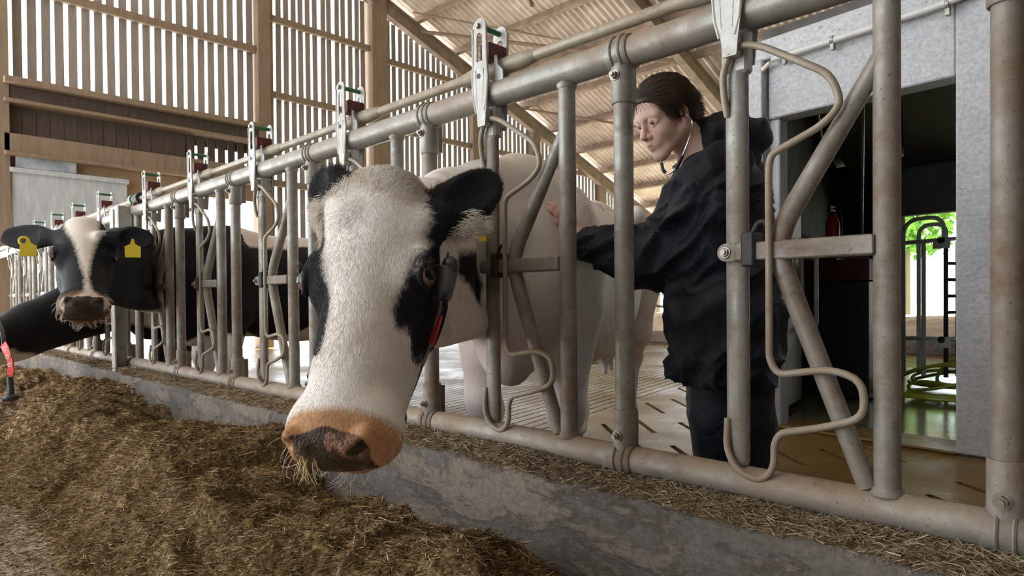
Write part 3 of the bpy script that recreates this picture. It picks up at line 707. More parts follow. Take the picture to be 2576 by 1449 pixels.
def surface(vol, lo, hi, res, extra=None):
    """surface nets on a narrow band; returns verts, quads"""
    lo = np.array(lo, float); hi = np.array(hi, float); S = 4
    n = np.ceil((hi - lo) / (res * S)).astype(int) + 1
    ax = [lo[i] + np.arange(n[i]) * res * S for i in range(3)]
    G = np.stack(np.meshgrid(*ax, indexing='ij'), -1).reshape(-1, 3).astype(F32)
    cd_ = vol(G).reshape(n)
    nf = (n - 1) * S + 1
    near = np.abs(cd_) < res * S * 2.2
    m = near.copy()
    for axi in range(3):
        m[tuple(slice(1, None) if i == axi else slice(None) for i in range(3))] |= near[tuple(slice(None, -1) if i == axi else slice(None) for i in range(3))]
        m[tuple(slice(None, -1) if i == axi else slice(None) for i in range(3))] |= near[tuple(slice(1, None) if i == axi else slice(None) for i in range(3))]
    idx = [np.minimum((np.arange(nf[i]) + S // 2) // S, n[i] - 1) for i in range(3)]
    mf = m[np.ix_(*idx)]; D = np.where(cd_[np.ix_(*idx)] > 0, 1.0, -1.0).astype(F32)
    ii = np.argwhere(mf); P = (lo + ii * res).astype(F32)
    val = np.empty(len(P), F32)
    BS = 20; bid = (ii[:, 0] // BS * 1000 + ii[:, 1] // BS) * 1000 + ii[:, 2] // BS
    od = np.argsort(bid, kind='stable'); cuts = np.flatnonzero(np.diff(bid[od])) + 1
    for g_ in np.split(od, cuts):
        pp = P[g_]; c0, c1 = pp.min(0), pp.max(0); val[g_] = vol.near((c0 + c1) / 2, float(np.linalg.norm(c1 - c0)) / 2)(pp)
    D[ii[:, 0], ii[:, 1], ii[:, 2]] = val
    sg = D < 0
    c = np.zeros(np.array(D.shape) - 1, np.int8)
    for dx in (0, 1):
        for dy in (0, 1):
            for dz in (0, 1): c += sg[dx:dx + c.shape[0], dy:dy + c.shape[1], dz:dz + c.shape[2]]
    act = np.argwhere((c > 0) & (c < 8)); vid = -np.ones(c.shape, np.int32)
    vid[act[:, 0], act[:, 1], act[:, 2]] = np.arange(len(act))
    acc = np.zeros((len(act), 3)); cnt = np.zeros(len(act))
    cor = [(0, 0, 0), (1, 0, 0), (0, 1, 0), (1, 1, 0), (0, 0, 1), (1, 0, 1), (0, 1, 1), (1, 1, 1)]
    for a, b in ((0, 1), (2, 3), (4, 5), (6, 7), (0, 2), (1, 3), (4, 6), (5, 7), (0, 4), (1, 5), (2, 6), (3, 7)):
        A = np.array(cor[a]); B = np.array(cor[b])
        da = D[tuple((act + A).T)]; db = D[tuple((act + B).T)]; x = (da < 0) != (db < 0)
        t = np.where(x, da / np.where(x, da - db, 1), 0)
        acc += np.where(x[:, None], A + (B - A) * t[:, None], 0); cnt += x
    V = lo + (act + acc / cnt[:, None]) * res
    Q = []
    for axi in range(3):
        sl0 = [slice(None)] * 3; sl1 = [slice(None)] * 3; sl0[axi] = slice(None, -1); sl1[axi] = slice(1, None)
        e = sg[tuple(sl0)] != sg[tuple(sl1)]
        b, cc = (axi + 1) % 3, (axi + 2) % 3
        e_i = np.argwhere(e); ok = (e_i[:, b] > 0) & (e_i[:, cc] > 0) & (e_i[:, b] < D.shape[b] - 1) & (e_i[:, cc] < D.shape[cc] - 1)
        e_i = e_i[ok]; q = []
        for (o1, o2) in ((0, 0), (-1, 0), (-1, -1), (0, -1)):
            z = e_i.copy(); z[:, b] += o1; z[:, cc] += o2; q.append(vid[z[:, 0], z[:, 1], z[:, 2]])
        q = np.stack(q, 1); flip = sg[tuple(e_i.T)]
        q[~flip] = q[~flip][:, ::-1]; Q.append(q)
    Q = np.concatenate(Q); Q = Q[(Q >= 0).all(1)]
    # one Newton step onto the surface
    Vf = V.astype(F32); e = F32(res * 0.5); d0 = np.empty(len(Vf), F32); g = np.empty((len(Vf), 3), F32)
    bid = (act[:, 0] // BS * 1000 + act[:, 1] // BS) * 1000 + act[:, 2] // BS
    od = np.argsort(bid, kind='stable'); cuts = np.flatnonzero(np.diff(bid[od])) + 1
    for g_ in np.split(od, cuts):
        pp = Vf[g_]; c0, c1 = pp.min(0), pp.max(0); w = vol.near((c0 + c1) / 2, float(np.linalg.norm(c1 - c0)) / 2 + res)
        d0[g_] = w(pp)
        for i in range(3): g[g_, i] = (w(pp + np.eye(3, dtype=F32)[i] * e) - d0[g_]) / e
    gn = np.linalg.norm(g, axis=1, keepdims=True); V = V - np.clip(d0, -res, res)[:, None] * g / np.maximum(gn, 0.3) / np.maximum(gn, 0.3)
    return V, Q

def np_mesh(name, V, Q, attrs=None, smooth=True):
    me = bpy.data.meshes.new(name); V = np.asarray(V, F32); Q = np.asarray(Q, np.int32); k = Q.shape[1]
    me.vertices.add(len(V)); me.vertices.foreach_set('co', V.ravel())
    me.loops.add(Q.size); me.loops.foreach_set('vertex_index', Q.ravel())
    me.polygons.add(len(Q)); me.polygons.foreach_set('loop_start', np.arange(0, Q.size, k, dtype=np.int32))
    me.polygons.foreach_set('loop_total', np.full(len(Q), k, np.int32))
    me.polygons.foreach_set('use_smooth', np.full(len(Q), smooth, bool))
    me.update(calc_edges=True); me.validate()
    for n, a in (attrs or {}).items():
        at = me.attributes.new(n, 'FLOAT', 'POINT'); at.data.foreach_set('value', np.asarray(a, F32))
    return me

def merge(parts):
    Vs, Qs, o = [], [], 0
    for V, Q in parts: Vs.append(V); Qs.append(Q + o); o += len(V)
    return np.concatenate(Vs), np.concatenate(Qs)

def poly_sd(P, poly):
    """signed distance in 2D, positive inside"""
    poly = np.array(poly, float); d = np.full(len(P), 1e9); ins = np.zeros(len(P), bool)
    for i in range(len(poly)):
        a, b = poly[i], poly[(i + 1) % len(poly)]; ba = b - a; pa = P - a
        h = np.clip(pa @ ba / max(ba @ ba, 1e-12), 0, 1); d = np.minimum(d, ((pa - h[:, None] * ba) ** 2).sum(1))
        c = (a[1] > P[:, 1]) != (b[1] > P[:, 1])
        with np.errstate(divide='ignore', invalid='ignore'):
            x = (b[0] - a[0]) * (P[:, 1] - a[1]) / (b[1] - a[1]) + a[0]
        ins ^= c & (P[:, 0] < x)
    d = np.sqrt(d); return np.where(ins, d, -d)

# pixel of the photograph at a depth -> point (used only to set out real positions)
CF, CR, CU = (np.array(v) for v in (cam_f, cam_r, cam_u)); CC = np.array((0, 0, 0.85))
def at(x, y, t): return CC + (CF + CR * (x - 1288.0) / FPX - CU * (y - 774.5) / FPX) * t

# ------------------------------------------------------------------ cows
def hide_mat(name, white, black, spots=0.5, dark_nose=False):
    t = NT(name); p = t.co()
    n1 = t.noise(55, 4, 0.7, vec=p); n2 = t.noise(3.0, 4, vec=p)
    fur = t.noise(220, 3, 0.6, vec=p, sc=(1.0, 1.0, 0.35))
    blk = t.math('ADD', t.attr('blk'), t.math('MULTIPLY_ADD', n1, 0.030, -0.015))
    f = t.ramp(t.math('MULTIPLY_ADD', blk, 40.0, 0.5, clamp=True), [(0.0, 0.0), (1.0, 1.0)])
    w = t.mix(t.ramp(n2, [(0.35, 0.0), (0.75, 0.32)]), white, (white[0] * 0.86, white[1] * 0.72, white[2] * 0.58))
    sp = t.math('MULTIPLY', t.ramp(t.noise(10, 3, 0.6, vec=p), [(0.54, 0.0), (0.64, 1.0)]), t.attr('spot'))
    w = t.mix(t.math('MULTIPLY', sp, spots), w, (0.30, 0.20, 0.12))
    w = t.mix(t.math('MULTIPLY', fur, 0.22), w, (white[0] * 0.62, white[1] * 0.52, white[2] * 0.42))
    w = t.mix(t.attr('tan'), w, (0.52, 0.33, 0.17))
    w = t.mix(t.attr('skin'), w, (0.62, 0.40, 0.36))
    b = t.mix(t.ramp(fur, [(0.4, 0.0), (0.8, 0.6)]), black, (black[0] * 1.8, black[1] * 1.8, black[2] * 2))
    col = t.mix(f, w, b)
    mz = t.attr('muz'); mzn = t.math('ADD', mz, t.math('MULTIPLY_ADD', n1, 0.5, -0.25))
    st = t.ramp(mzn, [(0.15, 0.0), (0.6, 1.0)])
    mcol = t.ramp(t.noise(16, 4, vec=p), [(0.3, (0.34, 0.13, 0.03)), (0.55, (0.50, 0.24, 0.075)), (0.8, (0.56, 0.33, 0.20))])
    col = t.mix(t.math('MULTIPLY', st, 0.25 if dark_nose else 0.92), col, mcol)
    pad = t.attr('pad')
    blot = t.ramp(t.math('ADD', t.noise(15, 6, 0.72, vec=p), t.math('MULTIPLY_ADD', t.attr('nos'), 0.6, 0.05)), [(0.44, 0.0), (0.56, 1.0)])
    pk = t.mix(blot, (0.06, 0.052, 0.05) if dark_nose else t.mix(t.noise(40, 4, vec=p), (0.42, 0.23, 0.18), (0.17, 0.085, 0.035)), t.mix(t.noise(60, 4, vec=p), (0.018, 0.012, 0.008), (0.075, 0.045, 0.020)))
    col = t.mix(t.ramp(t.math('ADD', pad, t.math('MULTIPLY_ADD', n1, 0.4, -0.2)), [(0.25, 0.0), (0.45, 1.0)]), col, pk)
    t.base(col); t.rough(t.math('MULTIPLY_ADD', pad, -0.25, 0.68)); t.b.inputs['Specular IOR Level'].default_value = 0.18
    t.b.inputs['Sheen Weight'].default_value = 0.0
    vor = t.n('ShaderNodeTexVoronoi'); vor.inputs['Scale'].default_value = 190; t.l(p, vor.inputs['Vector'])
    t.bump(t.math('ADD', t.math('ADD', fur, t.math('MULTIPLY', n1, 0.5)), t.math('MULTIPLY', t.math('MULTIPLY', vor.outputs['Distance'], -2.0), pad)), 0.28, 0.006); return t.m
MT['hide'] = hide_mat('holstein_hide', (0.86, 0.82, 0.785), (0.012, 0.012, 0.014))
MT['hide_dark'] = hide_mat('holstein_hide_dark_nose', (0.80, 0.745, 0.68), (0.010, 0.010, 0.012), 0.1, True)
MT['eye'] = simple('cow_eye', (0.006, 0.004, 0.003), None, 5, 0.10, spec=0.35)
MT['tagyellow'] = simple('yellow_tag', (0.75, 0.55, 0.02), (0.80, 0.62, 0.06), 30, 0.45)

class Frame:
    def __init__(s, o, X, Y, Z, k=1.0): s.o = np.array(o, float); s.M = np.stack([X, Y, Z], 1); s.k = k
    def w(s, p): return s.o + s.M @ (np.array(p, float) * s.k)
    def loc(s, P): return ((np.asarray(P, float) - s.o) @ s.M) / s.k

def head_frame(P0, M, turn, k, level=False):
    v = M - P0; v /= np.linalg.norm(v); u = CR - (CR @ v) * v
    if level: u = np.cross(v, CC - P0)
    u /= np.linalg.norm(u); u = u if u @ CR > 0 else -u; n = np.cross(v, u)
    c, s = math.cos(turn), math.sin(turn); u2 = u * c + n * s; n2 = n * c - u * s
    return Frame(P0, u2, v, n2, k)

def cow_volume(H, B, ears, legs=True, gate=None):
    V = Vol(); k = H.k; b = B.w
    def E(c, r, kk, op='u', rot=None):
        Rm = (H.M if rot is None else H.M @ np.array(rot)).T; V.ell(H.w(c), np.array(r) * k, kk * k, op, Rm)
    def Cn(a, c, r1, r2, kk, op='u'): V.cone(H.w(a), H.w(c), r1 * k, r2 * k, kk * k, op)
    def BE(c, r, kk, rot=None): V.ell(b(c), r, kk, 'u', B.M.T)
    # trunk
    BE((0, -0.05, 0.99), (0.26, 0.42, 0.39), 0.05); BE((0, -0.66, 0.94), (0.345, 0.72, 0.40), 0.15)
    BE((0, -1.32, 1.12), (0.27, 0.36, 0.27), 0.12); BE((0, -0.75, 0.78), (0.25, 0.55, 0.22), 0.12)
    V.cone(b((0, 0.02, 1.285)), b((0, -1.45, 1.32)), 0.07, 0.06, 0.12); BE((0, -0.02, 1.27), (0.09, 0.24, 0.12), 0.12)
    for s in (-1, 1):
        BE((s * 0.25, -1.15, 1.30), (0.06, 0.08, 0.06), 0.10); BE((s * 0.13, -1.58, 1.19), (0.05, 0.06, 0.05), 0.14)
        BE((s * 0.20, 0.02, 0.98), (0.09, 0.16, 0.30), 0.08); BE((s * 0.13, 0.26, 0.95), (0.09, 0.10, 0.14), 0.10)
    BE((0, 0.24, 0.74), (0.12, 0.20, 0.20), 0.12)
    # neck: crest, middle and throat strands
    m0 = b((0, 0.22, 1.16)); 
    nk = [(H.w((0, 0.05, -0.13)), b((0, 0.16, 1.27)), 0.085 * k, 0.12), (H.w((0, 0.12, -0.19)), b((0, 0.18, 1.10)), 0.10 * k, 0.17), (H.w((0, 0.19, -0.25)), b((0, 0.26, 0.90)), 0.075 * k, 0.15)]
    for a, c, r1, r2 in nk:
        mid = a * 0.5 + c * 0.5; rm = (r1 + r2) * 0.5
        if gate is not None:
            t = (gate[1] - c[1]) / (a[1] - c[1]); mid = c + (a - c) * t; mid[0] = gate[0]; rm = min(r1 + (r2 - r1) * (1 - t), gate[2])
        for p, q, ra, rb in ((a, mid, r1, rm), (mid, c, rm, r2)):
            hm = (p + q) / 2; V.cone(p, hm, ra, (ra + rb) / 2, 0.07); V.cone(hm, q, (ra + rb) / 2, rb, 0.07)
    # dewlap
    V.cone(H.w((0, 0.24, -0.30)), b((0, 0.30, 0.78)), 0.02, 0.05, 0.10)
    if legs:
        for s in (-1, 1):
            V.chain([b((s * 0.19, 0.04, 0.80)), b((s * 0.175, 0.07, 0.45)), b((s * 0.165, 0.05, 0.40)), b((s * 0.16, 0.05, 0.14)), b((s * 0.16, 0.08, 0.05))], [0.115, 0.062, 0.058, 0.042, 0.055], 0.05)
            V.chain([b((s * 0.21, -1.32, 1.02)), b((s * 0.20, -1.36, 0.68)), b((s * 0.16, -1.62, 0.50)), b((s * 0.15, -1.54, 0.15)), b((s * 0.15, -1.50, 0.05))], [0.20, 0.115, 0.058, 0.042, 0.055], 0.06)
        BE((0, -1.22, 0.62), (0.17, 0.22, 0.15), 0.06)
        for s in (-1, 1):
            for q in (-1.12, -1.30): V.cone(b((s * 0.08, q, 0.52)), b((s * 0.09, q, 0.44)), 0.022, 0.014, 0.03)
        V.chain([b((0, -1.58, 1.28)), b((0, -1.70, 1.1)), b((0.02, -1.74, 0.75)), b((0.02, -1.72, 0.45))], [0.045, 0.028, 0.022, 0.05], 0.04)
    # head
    E((0, 0.08, -0.10), (0.108, 0.13, 0.108), 0.06); E((0, 0.005, -0.055), (0.085, 0.05, 0.06), 0.05)
    E((0, 0.16, -0.085), (0.120, 0.13, 0.082), 0.05)
    Cn((0, 0.20, -0.085), (0, 0.50, -0.082), 0.084, 0.072, 0.05)
    Cn((0, 0.22, -0.15), (0, 0.50, -0.118), 0.088, 0.074, 0.06)
    for s in (-1, 1):
        E((s * 0.092, 0.222, -0.078), (0.040, 0.058, 0.048), 0.04)                 # orbit
        Cn((s * 0.118, 0.178, -0.048), (s * 0.132, 0.228, -0.050), 0.014, 0.016, 0.02)   # brow
        E((s * 0.062, 0.20, -0.20), (0.052, 0.13, 0.10), 0.05)                      # cheek
        Cn((s * 0.062, 0.14, -0.25), (s * 0.036, 0.47, -0.175), 0.052, 0.044, 0.05)   # jaw
        Cn((s * 0.080, 0.28, -0.105), (s * 0.062, 0.40, -0.10), 0.018, 0.012, 0.03)   # facial crest
        E((s * 0.060, 0.545, -0.105), (0.046, 0.062, 0.066), 0.03)                   # lip pads
    E((0, 0.55, -0.092), (0.100, 0.070, 0.078), 0.04); E((0, 0.540, -0.172), (0.066, 0.066, 0.048), 0.03)
    E((0, 0.588, -0.070), (0.072, 0.034, 0.050), 0.03)
    for s in (-1, 1):
        Cn((s * 0.040, 0.602, -0.028), (s * 0.070, 0.582, -0.028), 0.008, 0.011, 0.018); Cn((s * 0.070, 0.582, -0.028), (s * 0.086, 0.576, -0.055), 0.011, 0.008, 0.018)
        Cn((s * 0.050, 0.628, -0.030), (s * 0.072, 0.604, -0.028), 0.012, 0.015, 0.006, 's')
        Cn((s * 0.072, 0.604, -0.028), (s * 0.092, 0.594, -0.060), 0.014, 0.006, 0.006, 's')
        E((s * 0.152, 0.228, -0.058), (0.028, 0.030, 0.022), 0.006, 's')
        lid = [(s * (0.137 + 0.003 * math.cos(a) - 0.011 * max(0, math.sin(a))), 0.229 - 0.0275 * math.cos(a), -0.059 + 0.0245 * math.sin(a)) for a in [math.pi * i / 6 for i in range(12)]]
        for i in range(12):
            ra = 0.0050 if math.cos(math.pi * i / 6) > -0.1 else 0.0036
            Cn(lid[i], lid[(i + 1) % 12], ra, ra, 0.006)
    E((0, 0.60, -0.138), (0.085, 0.05, 0.005), 0.010, 's')
    # ears: base, tip, facing
    for (e0, e1, face, wd) in ears:
        L = e1 - e0; ln = np.linalg.norm(L); a = L / ln; f = face - (face @ a) * a; f /= np.linalg.norm(f); wv = np.cross(f, a)
        Rm = np.stack([a, wv, f])
        V.cone(e0 - a * 0.05, e0 + a * 0.05, 0.036 * k, 0.034 * k, 0.04)
        V.ell(e0 + a * ln * 0.46, (ln * 0.46, wd, 0.020 * k), 0.03, 'u', Rm); V.ell(e0 + a * ln * 0.76, (ln * 0.26, wd * 0.60, 0.016 * k), 0.03, 'u', Rm)
        V.ell(e0 + a * ln * 0.58 + f * 0.022 * k, (ln * 0.40, wd * 0.68, 0.020 * k), 0.012, 's', Rm)
    return V

def cow_common_attrs(H, V):
    q = H.loc(V); u, v, n = q.T
    inh = (v > -0.15) & (np.abs(u) < 0.24) & (v < 0.7) & (n > -0.34) & (n < 0.12)
    r = np.sqrt((u / 0.105) ** 2 + ((n + 0.085) / 0.095) ** 2)
    muz = np.where(inh, np.clip((v - 0.525 - 0.25 * np.clip(np.abs(u) - 0.06, 0, 1)) / 0.035, 0, 1), 0)
    pad = np.where(inh, np.clip((v - 0.562 - 0.25 * np.abs(u)) / 0.022, 0, 1) * np.clip((0.080 - np.abs(u)) / 0.018, 0, 1) * (n > -0.145), 0)
    qa = np.stack([np.abs(u), v, n], 1); ns = np.full(len(q), 1.0)
    for a, b in (((0.050, 0.618, -0.033), (0.074, 0.597, -0.033)), ((0.074, 0.597, -0.033), (0.092, 0.590, -0.058))):
        a = np.array(a); ba = np.array(b) - a; h = np.clip((qa - a) @ ba / (ba @ ba), 0, 1); ns = np.minimum(ns, np.linalg.norm(qa - a - h[:, None] * ba, axis=1))
    cow_common_attrs.nos = np.clip((0.0125 - ns) / 0.004, 0, 1)  # shade of the nostril hollow, put into the nose colour as a dark mask
    return q, inh, muz, np.clip(pad, 0, 1)
def body_frame(x, y, fx, fy, k=1.0):
    l = math.hypot(fx, fy); fx /= l; fy /= l
    return Frame((x, y, 0), np.array((fy, -fx, 0)), np.array((fx, fy, 0)), np.array((0, 0, 1.0)), k)

def cow_mesh(H, B, ears, res_h, res_b, legs=True, gate=None):
    V = cow_volume(H, B, ears, legs, gate); hc = H.w((0, 0.24, -0.12)); R = 0.50 * H.k
    vh, qh = surface(V, hc - R - 0.06, hc + R + 0.06, res_h)
    k = (np.linalg.norm(vh - hc, axis=1) < R)[qh].any(1); qh = qh[k]
    pts = np.array([B.w((sx * 0.42, y, z)) for sx in (-1, 1) for y in (-1.85, 0.5) for z in (0.0, 1.5)] + [H.w((0, 0.24, -0.12))])
    lo = pts.min(0) - 0.12; hi = pts.max(0) + 0.12; lo[2] = -0.04
    vb, qb = surface(V, lo, hi, res_b)
    k = (np.linalg.norm(vb - hc, axis=1) > R - res_b * 0.8)[qb].any(1); qb = qb[k]
    P, Q = merge([(vh, qh), (vb, qb)])
    used = np.zeros(len(P), bool); used[Q.ravel()] = True; mp = np.cumsum(used) - 1
    return V, P[used], mp[Q].astype(np.int32)

def phi_v(q):
    return np.stack([np.arctan2(q[:, 0], q[:, 2] + 0.12) * 0.12, q[:, 1]], 1)

def add_eyes(H, root, off):
    for s in (-1, 1):
        e = MB().sphere((0, 0, 0), 0.0245 * H.k, 20, 14).build('eye', MT['eyewhite'], root)
        e.location = Vector(H.w((s * 0.1270, 0.229, -0.056))) - Vector(off)
        d = H.M @ np.array((s * 0.80, 0.06, 0.55)); d /= np.linalg.norm(d)
        MB().sphere(tuple(d * 0.0050 * H.k), 0.0206 * H.k, 20, 14).build('iris', MT['eye'], e)

MT['eyewhite'] = simple('reddish_eye_white', (0.13, 0.055, 0.045), (0.22, 0.11, 0.095), 60, 0.25)
def ear_mask(P, ears, lo=0.12, rad=0.075):
    m = np.full(len(P), -0.2)
    for (e0, e1, f, wd) in ears:
        a = e1 - e0; t = np.clip(((P - e0) @ a) / (a @ a), 0, 1.3)
        r = np.linalg.norm(P - (e0 + t[:, None] * a), axis=1)
        m = np.maximum(m, np.minimum((t - lo) * np.linalg.norm(a), rad - r))
    return m

def patch(P, pts, depth=0.12):
    """signed distance to an outline lying on the body, measured in its own plane"""
    pts = np.array(pts, float); c = pts.mean(0); U_, S_, Vt = np.linalg.svd(pts - c); a, b, n = Vt
    q = np.stack([(P - c) @ a, (P - c) @ b], 1); d = poly_sd(q, np.stack([(pts - c) @ a, (pts - c) @ b], 1))
    return np.minimum(d, depth - np.abs((P - c) @ n))

def lump(P, f, seed):
    """cheap smooth noise made of sines"""
    r = np.random.default_rng(seed); o = np.zeros(len(P))
    for i in range(6): o += np.sin(P @ r.normal(0, f * (1 + 0.4 * i), 3) + r.uniform(0, 6)) / (1 + 0.5 * i)
    return o / 2.5

def fur(name, V, Q, off, weight, N, length, flow, rad, attrs, mat, parent, lift=0.35, seed=1, curl=0.25):
    r = np.random.default_rng(seed); A = V[Q]; nrm = np.cross(A[:, 2] - A[:, 0], A[:, 3] - A[:, 1]); ar = np.linalg.norm(nrm, axis=1) / 2
    w = ar * weight[Q].mean(1); fi = r.choice(len(Q), N, p=w / w.sum()); nrm = nrm[fi] / np.maximum(np.linalg.norm(nrm[fi], axis=1, keepdims=True), 1e-9)
    a, b = r.random((2, N, 1)); T = A[fi]; base = (T[:, 0] * (1 - a) + T[:, 1] * a) * (1 - b) + (T[:, 3] * (1 - a) + T[:, 2] * a) * b
    L = length[Q].mean(1)[fi] * r.uniform(0.6, 1.25, N); fl = flow(base); fl = fl + r.normal(0, curl, (N, 3))
    fl -= (fl * nrm).sum(1, keepdims=True) * nrm; fl /= np.maximum(np.linalg.norm(fl, axis=1, keepdims=True), 1e-6)
    K = 4; t = np.linspace(0, 1, K)[None, :, None]
    pts = base[:, None] - nrm[:, None] * 0.001 + L[:, None, None] * (nrm[:, None] * (lift * t * (1.6 - 0.9 * t)) + fl[:, None] * (t * 0.8) - np.array((0, 0, 0.12)) * t * t)
    cu = bpy.data.hair_curves.new(name); cu.add_curves([K] * N)
    cu.attributes['position'].data.foreach_set('vector', (pts - off).astype(F32).ravel())
    ra = cu.attributes.get('radius') or cu.attributes.new('radius', 'FLOAT', 'POINT')
    ra.data.foreach_set('value', np.tile(np.array([1, 0.85, 0.6, 0.12], F32) * rad, N))
    for n, v in attrs.items():
        at_ = cu.attributes.new(n, 'FLOAT', 'CURVE'); at_.data.foreach_set('value', v[Q].mean(1)[fi].astype(F32))
    o = bpy.data.objects.new(name, cu); COL.objects.link(o); cu.materials.append(mat); o.parent = parent; o['kind'] = 'stuff'
    return o

def fur_mat(name, white, black):
    t = NT(name); hi = t.n('ShaderNodeHairInfo')
    f = t.ramp(t.math('MULTIPLY_ADD', t.attr('blk'), 60.0, 0.5, clamp=True), [(0.45, 0.0), (0.55, 1.0)])
    w = t.ramp(hi.outputs['Random'], [(0.0, (white[0] * 0.86, white[1] * 0.77, white[2] * 0.66)), (0.6, white), (1.0, (0.88, 0.86, 0.82))])
    w = t.mix(t.attr('tan'), w, (0.50, 0.31, 0.15)); w = t.mix(t.attr('muz'), w, (0.46, 0.23, 0.08))
    t.base(t.mix(f, w, black)); t.rough(0.55); t.b.inputs['Specular IOR Level'].default_value = 0.3; return t.m
MT['fur'] = fur_mat('short_fur', (0.87, 0.845, 0.81), (0.018, 0.019, 0.024))
MT['straw'] = simple('yellow_straw', (0.42, 0.30, 0.10), (0.60, 0.47, 0.20), 40, 0.6)
MT['whisker'] = simple('pale_whisker', (0.75, 0.70, 0.62), None, 5, 0.4)

# --- the big cow with the white face
H1 = head_frame(at(940, 448, 1.49), at(800, 1125, 1.17), math.radians(9), 1.03)
B1 = body_frame(-1.80, 1.93, 0.43, -0.90)
ears1 = [(at(1090, 565, 1.50), at(1246, 446, 1.60), -CF + 0.3 * CU, 0.066), (at(858, 530, 1.50), at(800, 452, 1.63), -CF * 0.9 - 0.3 * CR, 0.058)]
vol1, P1, Q1 = cow_mesh(H1, B1, ears1, 0.0055, 0.015, gate=(-1.70, 1.43, 0.135))
q1, inh, muz, pad = cow_common_attrs(H1, P1)
pv = phi_v(q1)
RP = [(0.16, -0.03), (0.117, 0.043), (0.123, 0.1), (0.118, 0.135), (0.14, 0.142), (0.105, 0.193), (0.1, 0.241), (0.096, 0.277), (0.096, 0.313), (0.114, 0.344), (0.152, 0.338), (0.195, 0.338), (0.235, 0.373), (0.262, 0.365), (0.27, 0.325), (0.30, 0.29), (0.31, 0.20), (0.25, 0.12), (0.22, 0.08), (0.23, -0.03)]
LP = [(-0.100, 0.125), (-0.085, 0.188), (-0.071, 0.248), (-0.053, 0.293), (-0.046, 0.345), (-0.048, 0.388), (-0.052, 0.417), (-0.075, 0.415), (-0.20, 0.38), (-0.33, 0.30), (-0.34, 0.15), (-0.16, 0.11)]
blk = np.where(inh, np.maximum(poly_sd(pv, RP), poly_sd(pv, LP)), -0.2)
blk = np.maximum(blk, ear_mask(P1, ears1))
NP = [(-1.355, 1.176, 0.98), (-1.445, 1.316, 0.998), (-1.54, 1.435, 0.895), (-1.502, 1.386, 0.832), (-1.404, 1.254, 0.89), (-1.357, 1.169, 0.921)]
blk = np.maximum(blk, patch(P1, NP, 0.10))
bl = B1.loc(P1)
blk = np.maximum(blk, 0.05 - np.linalg.norm(P1 - np.array((-1.33, 1.12, 1.16)), axis=1))
tan = np.clip(1.2 - np.linalg.norm((P1 - np.array((-1.50, 1.30, 1.21))) / np.array((0.10, 0.10, 0.06)), axis=1), 0, 1) * 0.9
tan = np.maximum(tan, np.where(inh & (q1[:, 1] < 0.07), np.clip(0.12 + 0.5 * lump(q1, 26, 3), 0, 0.40) * np.clip((0.08 - q1[:, 1]) / 0.06, 0, 1), 0))
tan = np.maximum(tan, np.where(inh, 0.30 * np.clip(1 - np.abs(q1[:, 1] - 0.38) / 0.06, 0, 1) * np.clip(lump(q1, 40, 8) + 0.2, 0, 1), 0))
skin = np.clip(0.35 + 0.5 * lump(P1, 5, 11), 0, 1) * np.clip((0.95 - P1[:, 2]) / 0.3, 0, 1) * np.where(inh, 0.0, 0.75) * (P1[:, 1] < 2.6)
spot = np.where(inh, 0.0, np.clip(0.55 + 0.6 * lump(P1, 3, 5), 0, 1))
N1_ = np.zeros_like(P1); A_ = P1[Q1]; nf_ = np.cross(A_[:, 2] - A_[:, 0], A_[:, 3] - A_[:, 1])
for k_ in range(4): np.add.at(N1_, Q1[:, k_], nf_)
N1_ /= np.maximum(np.linalg.norm(N1_, axis=1, keepdims=True), 1e-9)
sk = np.clip((np.linalg.norm(P1 - H1.w((0, 0.24, -0.12)), axis=1) - 0.40) / 0.2, 0, 1)       # loose skin folds on neck, shoulder and flank
wv = P1 @ np.array((9.0, 9.0, 2.0)) + 1.6 * lump(P1, 3.0, 15)
P1 = P1 + N1_ * (sk * (0.010 * np.sin(wv * 2.2) * np.clip(lump(P1, 2.5, 16) + 0.35, 0, 1) + 0.006 * lump(P1, 9, 17)))[:, None]
o1 = B1.o.copy()
cow1 = empty('cow', o1)
A1 = {'nos': cow_common_attrs.nos, 'blk': blk, 'muz': muz, 'pad': pad, 'tan': tan, 'skin': skin, 'spot': spot}
me = np_mesh('body', P1 - o1, Q1, A1)
cow1_body = link_mesh('body', me, MT['hide'], cow1); add_eyes(H1, cow1, o1)
tag(cow1, 'large white faced cow with black eye patches reaching through the fence towards the camera', 'cow')
# short coat on head and neck
hv, hu, hn = H1.M[:, 1], H1.M[:, 0], H1.M[:, 2]
def flow1(b):
    q = H1.loc(b); side = np.sign(q[:, 0])[:, None]; up = np.clip((0.16 - q[:, 1]) / 0.14, -1, 1)[:, None]
    return -hv * (up * 0.9) + hv * np.clip(1 - up, 0, 1) * 0.8 + hu * side * 0.25
poll = np.clip((0.06 - q1[:, 1]) / 0.07, 0, 1) * (np.abs(q1[:, 0]) < 0.12) * (q1[:, 2] > -0.16)
earw = np.clip(ear_mask(P1, ears1, 0.0, 0.08) / 0.02, 0, 1)
eyez = np.minimum(np.linalg.norm(q1 - np.array((0.138, 0.230, -0.056)), axis=1), np.linalg.norm(q1 - np.array((-0.138, 0.230, -0.056)), axis=1))
wt = np.where(inh, 1.0, 0.0) * (pad < 0.25) * (eyez > 0.036) * (1 + 1.5 * poll + 0.8 * earw) + earw
ln = 0.011 + 0.030 * poll + 0.009 * earw; ln = np.where(q1[:, 1] > 0.45, 0.008, ln)
fur('short_coat', P1, Q1, o1, wt, 85000, ln, flow1, 0.00042, {'blk': blk, 'tan': tan, 'muz': muz * 0.8}, MT['fur'], cow1, 0.30, 2, 0.35)
